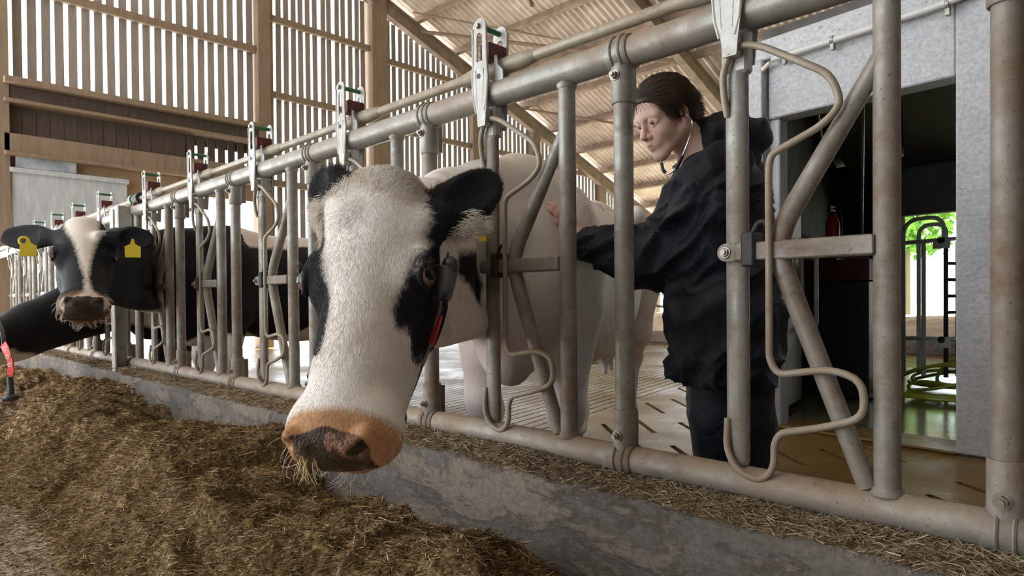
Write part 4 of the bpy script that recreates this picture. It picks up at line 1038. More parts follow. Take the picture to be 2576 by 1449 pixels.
# long fringe under and around the ears, whiskers, lashes
tuft = np.clip(1 - np.linalg.norm(P1 - np.array(at(1172, 592, 1.53)), axis=1) / 0.055, 0, 1) + np.clip(1 - np.linalg.norm(P1 - np.array(at(835, 545, 1.52)), axis=1) / 0.05, 0, 1)
if tuft.max() > 0:
    fur('ear_fringe', P1, Q1, o1, tuft, 3600, np.full(len(P1), 0.044), lambda b: CR * np.sign((b - H1.o) @ hu)[:, None] * 0.9 - CU * 0.35, 0.0006, {'blk': np.full(len(P1), -1.0), 'tan': tan * 0 + 0.2, 'muz': muz * 0}, MT['fur'], cow1, 0.5, 3, 0.3)
mw = np.clip(muz, 0, 1) * (q1[:, 2] < -0.07) * (pad < 0.2)
fur('whiskers', P1, Q1, o1, mw, 110, np.full(len(P1), 0.046), lambda b: hv * 0.4 - CU * 0.5 + hu * np.sign((b - H1.o) @ hu)[:, None] * 0.3, 0.0004, {}, MT['whisker'], cow1, 0.8, 4, 0.3)
lash = np.clip(1 - np.abs(eyez - 0.027) / 0.006, 0, 1) * (q1[:, 1] < 0.222)
fur('eyelashes', P1, Q1, o1, lash, 90, np.full(len(P1), 0.020), lambda b: hn * 0.6 - hv * 0.3 + hu * np.sign((b - H1.o) @ hu)[:, None] * 0.5, 0.0005, {}, simple('dark_lash', (0.02, 0.018, 0.016), None, 5, 0.5), cow1, 0.9, 5, 0.2)

# chewed straw hanging from the lips
sw = empty('straw_wisp', at(775, 1165, 1.15)); sr = random.Random(4)
for i in range(16):
    p = Vector((sr.uniform(-0.012, 0.012), sr.uniform(-0.012, 0.012), sr.uniform(-0.004, 0.012))); l = sr.uniform(0.02, 0.05)
    MB().tube([p, p + Vector((sr.uniform(-.006, .006), sr.uniform(-.006, .006), -l * 0.5)), p + Vector((sr.uniform(-.016, .016), sr.uniform(-.016, .016), -l))], [0.0009, 0.0009, 0.0005], 5).build('straw', MT['straw'], sw)
tag(sw, 'wisp of chewed straw hanging from the lips of the white faced cow', 'straw')

def ribbon(name, pts, wdir, w, th, mat, parent=None):
    pts = [Vector(p) for p in pts]; mb = MB(); vs = []; fs = []
    for i, p in enumerate(pts):
        t = (pts[min(i + 1, len(pts) - 1)] - pts[max(i - 1, 0)]).normalized(); wd = Vector(wdir); wd = (wd - t * wd.dot(t)).normalized(); n = t.cross(wd)
        for a, b in ((-1, -1), (1, -1), (1, 1), (-1, 1)): vs.append(p + wd * (w / 2 * a) + n * (th / 2 * b))
    for i in range(len(pts) - 1):
        for k in range(4): fs.append((i * 4 + k, i * 4 + (k + 1) % 4, i * 4 + 4 + (k + 1) % 4, i * 4 + 4 + k))
    fs += [(3, 2, 1, 0), tuple(range(len(vs) - 4, len(vs)))]
    return mb.add(vs, fs).build(name, mat, parent)
MT['transponder'] = simple('grey_transponder', (0.085, 0.09, 0.095), (0.12, 0.125, 0.13), 30, 0.42)
MT['redband'] = simple('red_number_band', (0.55, 0.035, 0.03), (0.62, 0.06, 0.05), 30, 0.5)
MT['strap'] = simple('dark_strap', (0.10, 0.075, 0.055), (0.17, 0.13, 0.10), 30, 0.7)
c1 = empty('cow_collar', at(1130, 700, 1.46))
OC = np.array(c1.location)
def L(x, y, t): return tuple(at(x, y, t) - OC)
tr = MB(); ax0, ax1 = np.array(L(1133, 668, 1.455)), np.array(L(1117, 755, 1.455))
tr.tube([tuple(ax0 + (ax1 - ax0) * t) for t in (0, 0.05, 0.5, 0.95, 1.0)], [0.016, 0.0215, 0.0215, 0.017, 0.014], 16, sx=0.75)
tb = tr.build('transponder', MT['transponder'], c1)
MB().sphere(tuple(ax0), 0.021, 16, 10, (1, 0.85, 1.0)).build('dome', MT['blackplastic'], tb)
for i in range(3): MB().cbox(tuple(ax0 + (ax1 - ax0) * (0.84 + 0.08 * i) + np.array(-CF) * 0.016), (0.022, 0.008, 0.003), 0.001).build('rib', MT['blackplastic'], tb)
ribbon('strap', spline([L(1128, 640, 1.50), L(1112, 700, 1.475), L(1108, 770, 1.47), L(1095, 820, 1.465)], 6), CF, 0.022, 0.004, MT['strap'], c1)
ribbon('number_band', spline([L(1106, 794, 1.465), L(1099, 820, 1.463), L(1090, 848, 1.463), L(1083, 866, 1.465)], 6), CR * 0.55 - CF * 0.7, 0.020, 0.004, MT['redband'], c1)
ribbon('strap', spline([L(1086, 862, 1.468), L(1070, 900, 1.47), L(1040, 980, 1.46), L(1015, 1040, 1.44)], 6), CF, 0.022, 0.004, MT['strap'], c1)
MB().sphere(L(1000, 1052, 1.42), 0.030, 16, 12, (0.55, 0.75, 1.0)).build('weight', simple('grey_weight', (0.12, 0.10, 0.085), (0.20, 0.17, 0.14), 20, 0.6), c1)
tag(c1, 'neck collar with grey transponder and red number band on the white faced cow', 'collar')
et = MB().cbox((0, 0, 0), (0.018, 0.003, 0.012), 0.002).build('ear_tag', MT['tagyellow'], cow1); et.location = Vector(at(1214, 600, 1.52) - o1); et.rotation_euler = (0, 0, math.radians(60))

# --- the second cow: black with a white blaze
H2 = head_frame(at(212, 552, 3.45), at(212, 775, 3.05), 0, 1.0, True)
B2 = body_frame(-4.95, 1.98, 0.2, -0.98)
ears2 = [(at(285, 598, 3.42), at(386, 604, 3.50), -CF + 0.2 * CU, 0.070), (at(135, 598, 3.42), at(2, 596, 3.45), -CF + 0.2 * CU, 0.070)]
vol2, P2, Q2 = cow_mesh(H2, B2, ears2, 0.0085, 0.024, gate=(-4.87, 1.43, 0.14))
q2, inh2, muz2, pad2 = cow_common_attrs(H2, P2); pv2 = phi_v(q2); b2 = B2.loc(P2)
WP = [(-0.09, -0.1), (0.07, -0.1), (0.065, 0.01), (0.057, 0.129), (0.046, 0.215), (0.028, 0.333), (0.019, 0.451), (0.031, 0.53), (0.065, 0.56), (0.13, 0.57), (0.13, 0.72), (-0.13, 0.72), (-0.13, 0.585), (-0.054, 0.575), (0, 0.55), (0.003, 0.454), (-0.017, 0.338), (-0.041, 0.197), (-0.089, 0.043)]
wob = 0.05 * lump(P2, 7, 21)
wh = np.maximum(b2[:, 2] - 1.25 - 0.1 * np.abs(b2[:, 1] + 0.45), -9) * 1.0
wh = np.where((b2[:, 1] < -0.05) & (b2[:, 1] > -1.0), wh, -0.2)
wh = np.maximum(wh, 0.60 - b2[:, 2] + 0.18 * np.clip(-b2[:, 1] - 0.45, 0, 1)) + wob
wh = np.where(P2[:, 1] < 1.5, np.maximum(-0.2, 0.80 - P2[:, 2] + wob * 0.3), wh)
blk2 = np.where(inh2, -poly_sd(pv2, WP), -wh); blk2 = np.maximum(blk2, ear_mask(P2, ears2, 0.0))
pad2 = np.where(inh2 & (q2[:, 1] > 0.575), np.clip(2.4 - 2.2 * np.maximum(np.abs(q2[:, 0]) / 0.085, np.abs(q2[:, 2] + 0.075) / 0.075), 0, 1), 0)
o2 = B2.o.copy(); cow2 = empty('cow', o2); z2 = np.zeros(len(P2))
link_mesh('body', np_mesh('body', P2 - o2, Q2, {'blk': blk2, 'muz': muz2, 'pad': pad2, 'tan': z2, 'skin': z2, 'spot': z2}), MT['hide_dark'], cow2); add_eyes(H2, cow2, o2)
tag(cow2, 'black cow with a white blaze and yellow ear tags looking through the fence', 'cow')
for (x, y, t, nm) in ((71, 625, 3.36, 'ear_tag'), (334, 628, 3.36, 'ear_tag')):
    mb = MB().prism([(-0.035, -0.04), (0.035, -0.04), (0.036, 0.015), (0.012, 0.028), (0.004, 0.055), (-0.004, 0.055), (-0.012, 0.028), (-0.036, 0.015)], 'y', -0.0015, 0.0015)
    e = mb.build('ear_tag', MT['tagyellow'], cow2); e.location = Vector(at(x, y, t) - o2); e.rotation_euler = (0, 0, math.radians(78))
mb = MB().tube([(0.019 * math.cos(a), 0, 0.019 * math.sin(a)) for a in [2 * math.pi * i / 20 for i in range(20)]], 0.006, 8, closed=True)
e = mb.build('ear_button', MT['tagyellow'], cow2); e.location = Vector(at(60, 606, 3.37) - o2); e.rotation_euler = (0, 0, math.radians(78))
muzw2 = np.where(inh2 & (q2[:, 1] > 0.56), 1.0, 0.0) * (pad2 < 0.3)
fur('whiskers', P2, Q2, o2, muzw2, 130, np.full(len(P2), 0.035), lambda b: -CU * 0.6 + H2.M[:, 0] * np.sign((b - H2.o) @ H2.M[:, 0])[:, None] * 0.5, 0.0006, {}, MT['whisker'], cow2, 0.7, 6, 0.3)

# --- the third cow: only its neck shows at the left edge
H3 = head_frame(at(-120, 900, 4.05), at(-330, 1010, 3.75), 0, 1.05, True)
B3 = body_frame(-6.10, 2.05, 0.15, -0.99)
ears3 = [(H3.w((0.11, 0.05, -0.1)), H3.w((0.30, 0.03, -0.14)), H3.M[:, 2], 0.06), (H3.w((-0.11, 0.05, -0.1)), H3.w((-0.30, 0.03, -0.14)), H3.M[:, 2], 0.06)]
vol3, P3, Q3 = cow_mesh(H3, B3, ears3, 0.014, 0.028, gate=(-5.97, 1.43, 0.15))
q3 = H3.loc(P3); b3 = B3.loc(P3); z3 = np.zeros(len(P3))
blk3 = np.where(P3[:, 1] < 1.5, np.minimum(0.2, P3[:, 2] - 0.50 + 0.06 * lump(P3, 8, 31)), 0.7 - b3[:, 2] + 0.1 * lump(P3, 5, 33))
blk3 = np.minimum(blk3, np.linalg.norm(P3 - at(125, 690, 5.2), axis=1) - 0.22 + 0.03 * lump(P3, 9, 34))
o3 = B3.o.copy(); cow3 = empty('cow', o3)
link_mesh('body', np_mesh('body', P3 - o3, Q3, {'blk': blk3, 'muz': z3, 'pad': z3, 'tan': z3, 'skin': z3, 'spot': z3}), MT['hide_dark'], cow3); add_eyes(H3, cow3, o3)
tag(cow3, 'black and white cow stretching its neck out of the left edge of the frame', 'cow')
c3 = empty('cow_collar', at(20, 900, 3.95)); OC = np.array(c3.location)
ribbon('strap', spline([L(-20, 780, 4.05), L(4, 830, 3.93), L(10, 872, 3.88)], 5), CF, 0.03, 0.005, MT['blackplastic'], c3)
ribbon('number_band', spline([L(8, 866, 3.86), L(20, 890, 3.83), L(28, 920, 3.83), L(25, 945, 3.86)], 5), CR * 0.9 - CF * 0.3, 0.045, 0.006, MT['redband'], c3)
for i, s in enumerate(((0, 0), (1, 0), (2, 0))):
    p = np.array(L(13 + 6 * i, 878 + 20 * i, 3.815)); MB().tube([tuple(p + 0.010 * (math.cos(a) * CR + math.sin(a) * CU)) for a in [2 * math.pi * j / 12 for j in range(12)]], 0.0025, 6, closed=True).build('number', MT['whisker'], c3)
wgt = MB().tube([L(24, 948, 3.85), L(27, 975, 3.85), L(27, 990, 3.85)], [0.016, 0.018, 0.02], 12)
wgt.sphere(L(27, 1000, 3.85), 0.045, 16, 10, (1, 1, 0.55)); wgt.build('weight', MT['blackplastic'], c3)
tag(c3, 'dark strap collar with red number band and hanging weight at the left edge', 'collar')
# ------------------------------------------------------------------ silage on the feed alley
def vnoise(x, y, f, seed):
    r = np.random.default_rng(seed); T = r.random((256, 256)); x = np.asarray(x) * f + 1000.3; y = np.asarray(y) * f + 1000.7
    i = np.floor(x).astype(int); j = np.floor(y).astype(int); a = x - i; b = y - j; a = a * a * (3 - 2 * a); b = b * b * (3 - 2 * b)
    g = lambda p, q: T[p % 256, q % 256]
    return (g(i, j) * (1 - a) + g(i + 1, j) * a) * (1 - b) + (g(i, j + 1) * (1 - a) + g(i + 1, j + 1) * a) * b
CURBX = np.array([-12, -8, -6.7, -4.7, -4.0, -3.66, -3.24, -2.88, -2.65, -2.35, -2.15, -1.8, -1.59, -1.41, -1.2, -0.9, -0.5, 0.5, 2.0])
CURBZ = np.array([0.10, 0.15, 0.20, 0.27, 0.21, 0.16, 0.20, 0.28, 0.27, 0.18, 0.10, 0.14, 0.135, 0.12, 0.10, 0.05, 0.03, 0.02, 0.01])
def feed_h(x, y):
    c = np.interp(x, CURBX, CURBZ)
    edge = 0.46 + 0.16 * (vnoise(x, x * 0, 1.1, 3) - 0.5) + 0.30 * np.clip((x + 1.6) / 1.0, 0, 1)
    t = np.clip((y - edge) / (1.28 - edge), 0, 1)
    prof = np.clip(t / 0.45, 0, 1) ** 1.1
    z = prof * (c * t + (0.045 + 0.10 * vnoise(x, y, 2.2, 5)) * (1 - t) + 0.13 * np.sin(t * math.pi) * vnoise(x, y, 1.6, 6))
    lum = 0.15 * (vnoise(x, y, 4.5, 7) - 0.5) + 0.085 * (0.5 - np.abs(vnoise(x, y, 9, 8) - 0.5) * 2) + 0.030 * (vnoise(x, y, 24, 9) - 0.5) + 0.014 * (vnoise(x, y, 60, 10) - 0.5)
    z = z + lum * np.clip(prof * 1.2, 0, 1)
    hole = np.exp(-(((x + 2.12) / 0.22) ** 2 + ((y - 1.17) / 0.12) ** 2)); z -= 0.07 * hole
    return np.maximum(z, 0.002 + 0.006 * vnoise(x, y, 40, 12))
nx, ny = 820, 150
gx = np.concatenate([np.linspace(-8.5, -4.2, 220), np.linspace(-4.19, -0.4, 600)]); gy = np.linspace(0.20, 1.284, ny)
X, Y = np.meshgrid(gx, gy, indexing='ij'); Z = feed_h(X, Y)
V = np.stack([X, Y, Z], -1).reshape(-1, 3); I = np.arange(nx * ny).reshape(nx, ny)
Q = np.stack([I[:-1, :-1], I[1:, :-1], I[1:, 1:], I[:-1, 1:]], -1).reshape(-1, 4)
keep = (V[:, 2] > 0.0075)[Q].any(1); Q = Q[keep]
def feed_mat(name, stops):
    t = NT(name); col = t.ramp(t.math('ADD', t.attr('rnd'), t.math('MULTIPLY_ADD', t.noise(5, 3, vec=t.pos()), 0.30, -0.15)), stops)
    t.base(col); t.rough(0.75); t.b.inputs['Specular IOR Level'].default_value = 0.3
    t.bump(t.noise(260, 3, vec=t.pos()), 0.4, 0.003); return t.m
MT['silage'] = feed_mat('chopped_silage', [(0.0, (0.05, 0.027, 0.009)), (0.3, (0.14, 0.082, 0.028)), (0.6, (0.30, 0.195, 0.082)), (0.85, (0.50, 0.37, 0.19)), (1.0, (0.78, 0.68, 0.48))])
MT['strawhay'] = feed_mat('dusty_hay', [(0.0, (0.10, 0.07, 0.04)), (0.4, (0.24, 0.17, 0.10)), (0.8, (0.42, 0.32, 0.20)), (1.0, (0.62, 0.52, 0.38))])
heap = empty('silage_heap', (0, 0, 0))
hb = link_mesh('heap_body', np_mesh('heap_body', V, Q, {'rnd': np.random.default_rng(5).uniform(0.0, 0.75, len(V))}), MT['silage'], heap); hb['kind'] = 'stuff'

def strands(name, base, nrm_tilt, lens, wid, mat, parent, seed, up=0.25, bend=0.4):
    r = np.random.default_rng(seed); N = len(base)
    a = r.uniform(0, 2 * math.pi, N); el = np.abs(r.normal(0, up, N)); d = np.stack([np.cos(a) * np.cos(el), np.sin(a) * np.cos(el), np.sin(el) + nrm_tilt], 1)
    d /= np.linalg.norm(d, axis=1, keepdims=True); s = np.cross(d, r.normal(0, 1, (N, 3))); s /= np.maximum(np.linalg.norm(s, axis=1, keepdims=True), 1e-6)
    n = np.cross(d, s); L = lens[:, None]; W = wid[:, None]; k = r.normal(0, bend, (N, 1))
    p0 = base - d * L * 0.5; p1 = base + n * L * 0.12 * k; p2 = base + d * L * 0.5
    V = np.stack([p0 - s * W * 0.7, p0 + s * W * 0.7, p1 + s * W, p1 - s * W, p2 + s * W * 0.5, p2 - s * W * 0.5], 1).reshape(-1, 3)
    i = np.arange(N)[:, None] * 6; Qd = np.concatenate([i + np.array([[0, 1, 2, 3]]), i + np.array([[3, 2, 4, 5]])], 0)
    rv = np.repeat(r.beta(2.0, 2.2, N), 6)
    o = link_mesh(name, np_mesh(name, V, Qd, {'rnd': rv}, False), mat, parent); o['kind'] = 'stuff'; return o
r = np.random.default_rng(11)
def pick(N, x0, x1, y0, y1, p=1.0):
    u = r.random(N) ** p; x = x1 + (x0 - x1) * u; y = r.uniform(y0, y1, N); return x, y
x, y = pick(230000, -4.6, -0.7, 0.25, 1.285, 1.1); z = feed_h(x, y); k = (z > 0.012) | (r.random(len(x)) < 0.22); x, y, z = x[k], y[k], z[k]
strands('chopped_stems', np.stack([x, y, z + r.uniform(-0.002, 0.009, len(x))], 1), 0.0, r.gamma(3.0, 0.0085, len(x)) + 0.005, r.uniform(0.0004, 0.0015, len(x)), MT['silage'], heap, 21)
x, y = pick(30000, -8.4, -4.5, 0.25, 1.285); z = feed_h(x, y); k = (z > 0.012) | (r.random(len(x)) < 0.3); x, y, z = x[k], y[k], z[k]
strands('chopped_stems', np.stack([x, y, z + r.uniform(-0.002, 0.008, len(x))], 1), 0.0, r.gamma(3.0, 0.012, len(x)) + 0.01, r.uniform(0.001, 0.003, len(x)), MT['silage'], heap, 22)
x, y = pick(2600, -4.6, -0.8, 0.25, 1.285); z = feed_h(x, y)
strands('husk_flakes', np.stack([x, y, z + r.uniform(0.0, 0.006, len(x))], 1), 0.0, r.uniform(0.010, 0.034, len(x)), r.uniform(0.002, 0.006, len(x)), MT['strawhay'], heap, 23, 0.2)
tag(heap, 'long brown heap of chopped silage on the feed alley floor along the curb', 'silage')
# hay left lying on the curb below the bottom rail
hay = empty('spilled_hay', (0, 0, 0))
def curb_hay(x): return 0.35 + 0.65 * vnoise(x, x * 0, 2.3, 31) + 0.25 * vnoise(x, x * 0, 9, 32)
nx2 = 700; gx2 = np.linspace(-8.0, 0.7, nx2); cs = np.linspace(0, 1, 9); V = []
for j, t in enumerate(cs):
    yy = 1.302 + t * 0.21; hh = np.sin(np.pi * np.clip(t * 0.9 + 0.06, 0, 1)) * 0.042 * curb_hay(gx2) * (1 if t < 0.75 else 0.8)
    V.append(np.stack([gx2, yy + 0.010 * (vnoise(gx2, gx2 * 0 + t, 20, 33) - 0.5), 0.366 + hh + 0.012 * (vnoise(gx2, gx2 * 0 + t * 3, 30, 34) - 0.5)], 1))
V = np.stack(V, 1).reshape(-1, 3); I = np.arange(nx2 * 9).reshape(nx2, 9)
Q = np.stack([I[:-1, :-1], I[1:, :-1], I[1:, 1:], I[:-1, 1:]], -1).reshape(-1, 4)
o = link_mesh('hay_bed', np_mesh('hay_bed', V, Q, {'rnd': np.random.default_rng(6).uniform(0, 0.5, len(V))}), MT['strawhay'], hay); o['kind'] = 'stuff'
N = 42000; x = 0.6 - 5.6 * r.random(N) ** 1.25; t = r.random(N); y = 1.302 + t * 0.15; hh = np.sin(np.pi * np.clip(t * 0.66 + 0.06, 0, 1)) * 0.042 * curb_hay(x); k = r.random(N) < 0.35 + curb_hay(x); x, y, hh = x[k], y[k], hh[k]
strands('hay_stems', np.stack([x, y, 0.370 + hh + r.uniform(-0.004, 0.006, len(x))], 1), 0.0, r.gamma(3.0, 0.008, len(x)) + 0.006, r.uniform(0.0005, 0.0013, len(x)), MT['strawhay'], hay, 24, 0.3)
N = 9000; x = -8.0 + 3.2 * r.random(N); y = 1.31 + 0.12 * r.random(N)
strands('hay_stems', np.stack([x, y, 0.385 + 0.02 * r.random(N)], 1), 0.0, r.gamma(3.0, 0.012, N) + 0.01, r.uniform(0.001, 0.0025, N), MT['strawhay'], hay, 25, 0.3)
tag(hay, 'dusty hay spilled along the curb below the bottom rail', 'hay')
# ------------------------------------------------------------------ the person examining the cow
def vnoise3(P, f, seed, sc=(1, 1, 1)):
    r = np.random.default_rng(seed); T = r.random(4096); q = P * (f * np.array(sc)) + 500.37
    i = np.floor(q).astype(int); a = q - i; a = a * a * (3 - 2 * a); o = 0
    for dx in (0, 1):
        for dy in (0, 1):
            for dz in (0, 1):
                h = ((i[:, 0] + dx) * 73 + (i[:, 1] + dy) * 179 + (i[:, 2] + dz) * 283) % 4096
                o = o + T[h] * (a[:, 0] if dx else 1 - a[:, 0]) * (a[:, 1] if dy else 1 - a[:, 1]) * (a[:, 2] if dz else 1 - a[:, 2])
    return o
def vnormals(V, Q):
    A = V[Q]; n = np.cross(A[:, 2] - A[:, 0], A[:, 3] - A[:, 1]); N = np.zeros_like(V)
    for k in range(4): np.add.at(N, Q[:, k], n)
    return N / np.maximum(np.linalg.norm(N, axis=1, keepdims=True), 1e-9)

psi, pt = math.radians(26), math.radians(24)
fh = -CR * math.cos(psi) - CF * math.sin(psi); up0 = np.array((0, 0, 1.0)); fh[2] = 0; fh /= np.linalg.norm(fh); lh = np.cross(up0, fh)
pf = fh * math.cos(pt) - up0 * math.sin(pt); pu = up0 * math.cos(pt) + fh * math.sin(pt)
PH = Frame(at(1678, 300, 2.20), pf, lh, pu, 0.98)       # forward, left (near side), up; origin between the ears
def skin_volume():
    V = Vol(); k = PH.k
    def E(c, r, kk, op='u'): V.ell(PH.w(c), np.array(r) * k, kk * k, op, PH.M.T)
    def C(a, b, r1, r2, kk, op='u'): V.cone(PH.w(a), PH.w(b), r1 * k, r2 * k, kk * k, op)
    E((-0.008, 0, 0.050), (0.096, 0.075, 0.082), 0.02); E((0.052, 0, 0.055), (0.046, 0.060, 0.050), 0.03)
    E((0.050, 0, -0.020), (0.046, 0.056, 0.072), 0.03)
    for s in (-1, 1):
        C((-0.002, s * 0.054, -0.045), (0.074, s * 0.014, -0.100), 0.020, 0.017, 0.03)
        E((0.062, s * 0.038, -0.022), (0.026, 0.024, 0.027), 0.03)
        C((0.084, s * 0.046, 0.028), (0.0920, s * 0.012, 0.030), 0.007, 0.009, 0.03)
    E((0.081, 0, -0.102), (0.019, 0.020, 0.017), 0.02)
    C((0.097, 0, 0.022), (0.120, 0, -0.024), 0.0075, 0.0105, 0.012); E((0.1195, 0, -0.027), (0.0115, 0.0115, 0.0100), 0.008)
    for s in (-1, 1): E((0.106, s * 0.0135, -0.031), (0.0105, 0.0075, 0.0085), 0.006)
    E((0.088, 0, -0.058), (0.018, 0.028, 0.024), 0.02)
    for s in (-1, 1):
        E((0.110, s * 0.033, 0.010), (0.019, 0.019, 0.0115), 0.016, 's')
        C((0.0915, s * 0.0175, 0.010), (0.0955, s * 0.033, 0.0170), 0.0045, 0.0070, 0.006); C((0.0955, s * 0.033, 0.0170), (0.0870, s * 0.050, 0.0110), 0.0070, 0.0045, 0.006)
        C((0.0915, s * 0.0185, 0.004), (0.0930, s * 0.033, -0.001), 0.003, 0.0035, 0.006); C((0.0930, s * 0.033, -0.001), (0.087, s * 0.049, 0.006), 0.0035, 0.003, 0.006)
        C((0.1015, 0, -0.0585), (0.0945, s * 0.021, -0.0640), 0.0060, 0.0030, 0.006); C((0.1000, 0, -0.0705), (0.0945, s * 0.020, -0.0655), 0.0068, 0.0030, 0.006)
    C((0.108, -0.016, -0.0645), (0.108, 0.016, -0.0645), 0.0018, 0.0018, 0.004, 's')
    for s in (-1, 1): V.cone(PH.w((0.115, s * 0.006, -0.040)), PH.w((0.112, s * 0.007, -0.034)), 0.003, 0.003, 0.003, 's')
    for s in (-1, 1):                                   # ears
        E((-0.010, s * 0.0765, 0.002), (0.019, 0.0075, 0.031), 0.010); E((-0.006, s * 0.083, 0.002), (0.011, 0.006, 0.021), 0.005, 's'); E((-0.004, s * 0.077, -0.026), (0.009, 0.006, 0.010), 0.006)
    # neck and trunk
    V.cone(PH.w((-0.034, 0, -0.03)), at(1756, 395, 2.24), 0.054 * k, 0.060, 0.03); V.cone(at(1768, 395, 2.24), at(1800, 470, 2.25), 0.06, 0.10, 0.05)
    V.chain([at(1800, 470, 2.25), at(1822, 650, 2.25), at(1832, 860, 2.25)], [0.11, 0.12, 0.13], 0.06)
    V.cone(at(1812, 455, 2.10), at(1775, 445, 2.40), 0.06, 0.06, 0.05)
    V.chain([at(1815, 455, 2.10), at(1712, 640, 2.20), at(1486, 610, 2.345), at(1456, 590, 2.352)], [0.052, 0.042, 0.027, 0.027], 0.02)
    V.chain([at(1772, 445, 2.40), at(1665, 625, 2.50), at(1545, 596, 2.50)], [0.052, 0.042, 0.026], 0.02)
    for dt in (0.10, -0.10):
        V.chain([at(1838, 870, 2.25 - dt), at(1832, 1120, 2.24 - dt), at(1845, 1325, 2.26 - dt)], [0.09, 0.06, 0.045], 0.03)
    # near hand lying on the flank: palm, four fingers, thumb
    V.ell(at(1436, 572, 2.349), (0.042, 0.030, 0.015), 0.015, 'u', np.stack([(at(1420, 556, 2.34) - at(1456, 590, 2.352)) / np.linalg.norm(at(1420, 556, 2.34) - at(1456, 590, 2.352)), np.cross(CF, (at(1420, 556, 2.34) - at(1456, 590, 2.352)) / np.linalg.norm(at(1420, 556, 2.34) - at(1456, 590, 2.352))), CF]))
    for pts in ([(1428, 548, 2.343), (1408, 529, 2.338), (1394, 518, 2.342), (1381, 510, 2.349)], [(1421, 558, 2.343), (1402, 540, 2.337), (1388, 529, 2.341), (1375, 520, 2.349)],
                [(1418, 572, 2.343), (1401, 558, 2.337), (1390, 550, 2.341), (1380, 543, 2.349)], [(1420, 588, 2.345), (1406, 580, 2.341), (1398, 575, 2.344), (1390, 570, 2.350)]):
        V.chain([at(*p) for p in pts], [0.0098, 0.0088, 0.0080, 0.0066], 0.006)
    V.chain([at(1450, 572, 2.345), at(1442, 548, 2.340), at(1434, 530, 2.345)], [0.012, 0.010, 0.008], 0.006)
    # far hand
    V.ell(at(1512, 588, 2.50), (0.045, 0.025, 0.018), 0.015, 'u', np.stack([CR, CF, CU]))
    for dy in (-8, -3, 2, 7): V.chain([at(1500, 586 + dy * 0.5, 2.50), at(1480, 583 + dy, 2.495), at(1466, 588 + dy, 2.49)], [0.009, 0.008, 0.0065], 0.006)
    return V
PV = skin_volume()
po = at(1845, 1000, 2.25); po[2] = 0.0
hc = PH.w((0.02, 0, 0.0)); v1, f1 = surface(PV, hc - 0.19, hc + 0.19, 0.0034); k = (np.linalg.norm(v1 - hc, axis=1) < 0.175)[f1].any(1); f1 = f1[k]
wc = at(1435, 565, 2.35); v2, f2 = surface(PV, wc - 0.14, wc + 0.14, 0.0034); k = (np.linalg.norm(v2 - wc, axis=1) < 0.125)[f2].any(1); f2 = f2[k]
allp = np.array([at(1380, 520, 2.3), at(1990, 420, 2.6), at(1380, 600, 2.6), at(1990, 600, 2.0)]); lo = allp.min(0) - 0.1; hi = allp.max(0) + 0.1; lo[2] = 0.0; hi[2] = 1.75
v3, f3 = surface(PV, lo, hi, 0.013)
k = ((np.linalg.norm(v3 - hc, axis=1) > 0.165) & (np.linalg.norm(v3 - wc, axis=1) > 0.118))[f3].any(1); f3 = f3[k]
PP, PQ = merge([(v1, f1), (v2, f2), (v3, f3)]); used = np.zeros(len(PP), bool); used[PQ.ravel()] = True; mp = np.cumsum(used) - 1; PP = PP[used]; PQ = mp[PQ].astype(np.int32)
qp = PH.loc(PP)
lip = np.clip(1.4 - np.sqrt((qp[:, 1] / 0.021) ** 2 + ((qp[:, 2] + 0.0645) / 0.0105) ** 2), 0, 1) * (qp[:, 0] > 0.085)
red = np.clip(1.2 - np.linalg.norm(qp - np.array((-0.008, 0.08, 0.0)), axis=1) / 0.032, 0, 1) * 0.9 + np.clip(1.2 - np.linalg.norm(qp - np.array((0.118, 0, -0.028)), axis=1) / 0.018, 0, 1) * 0.5 + np.clip(1.1 - np.linalg.norm((qp - np.array((0.08, 0.04, -0.025))) / np.array((1, 1, 0.8)), axis=1) / 0.03, 0, 1) * 0.45
red += np.clip(1.2 - np.linalg.norm(PP - at(1400, 545, 2.34), axis=1) / 0.06, 0, 1) * 0.6
def skin_mat():
    t = NT('fair_skin'); n = t.noise(60, 4, vec=t.co())
    c = t.mix(t.math('MULTIPLY', n, 0.35), (0.74, 0.51, 0.42), (0.68, 0.43, 0.34)); c = t.mix(t.math('MULTIPLY', t.attr('red'), 0.75), c, (0.62, 0.22, 0.17)); c = t.mix(t.math('MULTIPLY', t.attr('lip'), 0.85), c, (0.48, 0.17, 0.15))
    t.base(c); t.rough(0.48); t.b.inputs['Subsurface Weight'].default_value = 0.12; t.b.inputs['Subsurface Radius'].default_value = (0.01, 0.004, 0.002)
    t.bump(t.noise(500, 3, vec=t.co()), 0.08, 0.002); return t.m
person = empty('person', po)
link_mesh('body', np_mesh('body', PP - po, PQ, {'lip': lip, 'red': np.clip(red, 0, 1)}), skin_mat(), person)
MT['sclera'] = simple('eye_white', (0.58, 0.54, 0.51), None, 5, 0.15); MT['iris'] = simple('brown_iris', (0.035, 0.018, 0.010), None, 5, 0.1)
for s in (-1, 1):
    e = MB().sphere((0, 0, 0), 0.0135, 16, 12).build('eyeball', MT['sclera'], person); e.location = Vector(PH.w((0.0825, s * 0.033, 0.0095)) - po)
    d = pf * 0.82 - pu * 0.28 + lh * 0.12; d /= np.linalg.norm(d)
    MB().sphere(tuple(d * 0.0088), 0.0074, 12, 8).build('iris', MT['iris'], e)
    ps = [PH.w((0.1000, s * 0.013, 0.0300)) - po, PH.w((0.0985, s * 0.030, 0.0360)) - po, PH.w((0.0870, s * 0.050, 0.0310)) - po]
    MB().tube(spline(ps, 5), [0.0030] * 5 + [0.0026] * 4 + [0.0018, 0.001], 8, sx=0.8).build('eyebrow', MT['iris'], person)
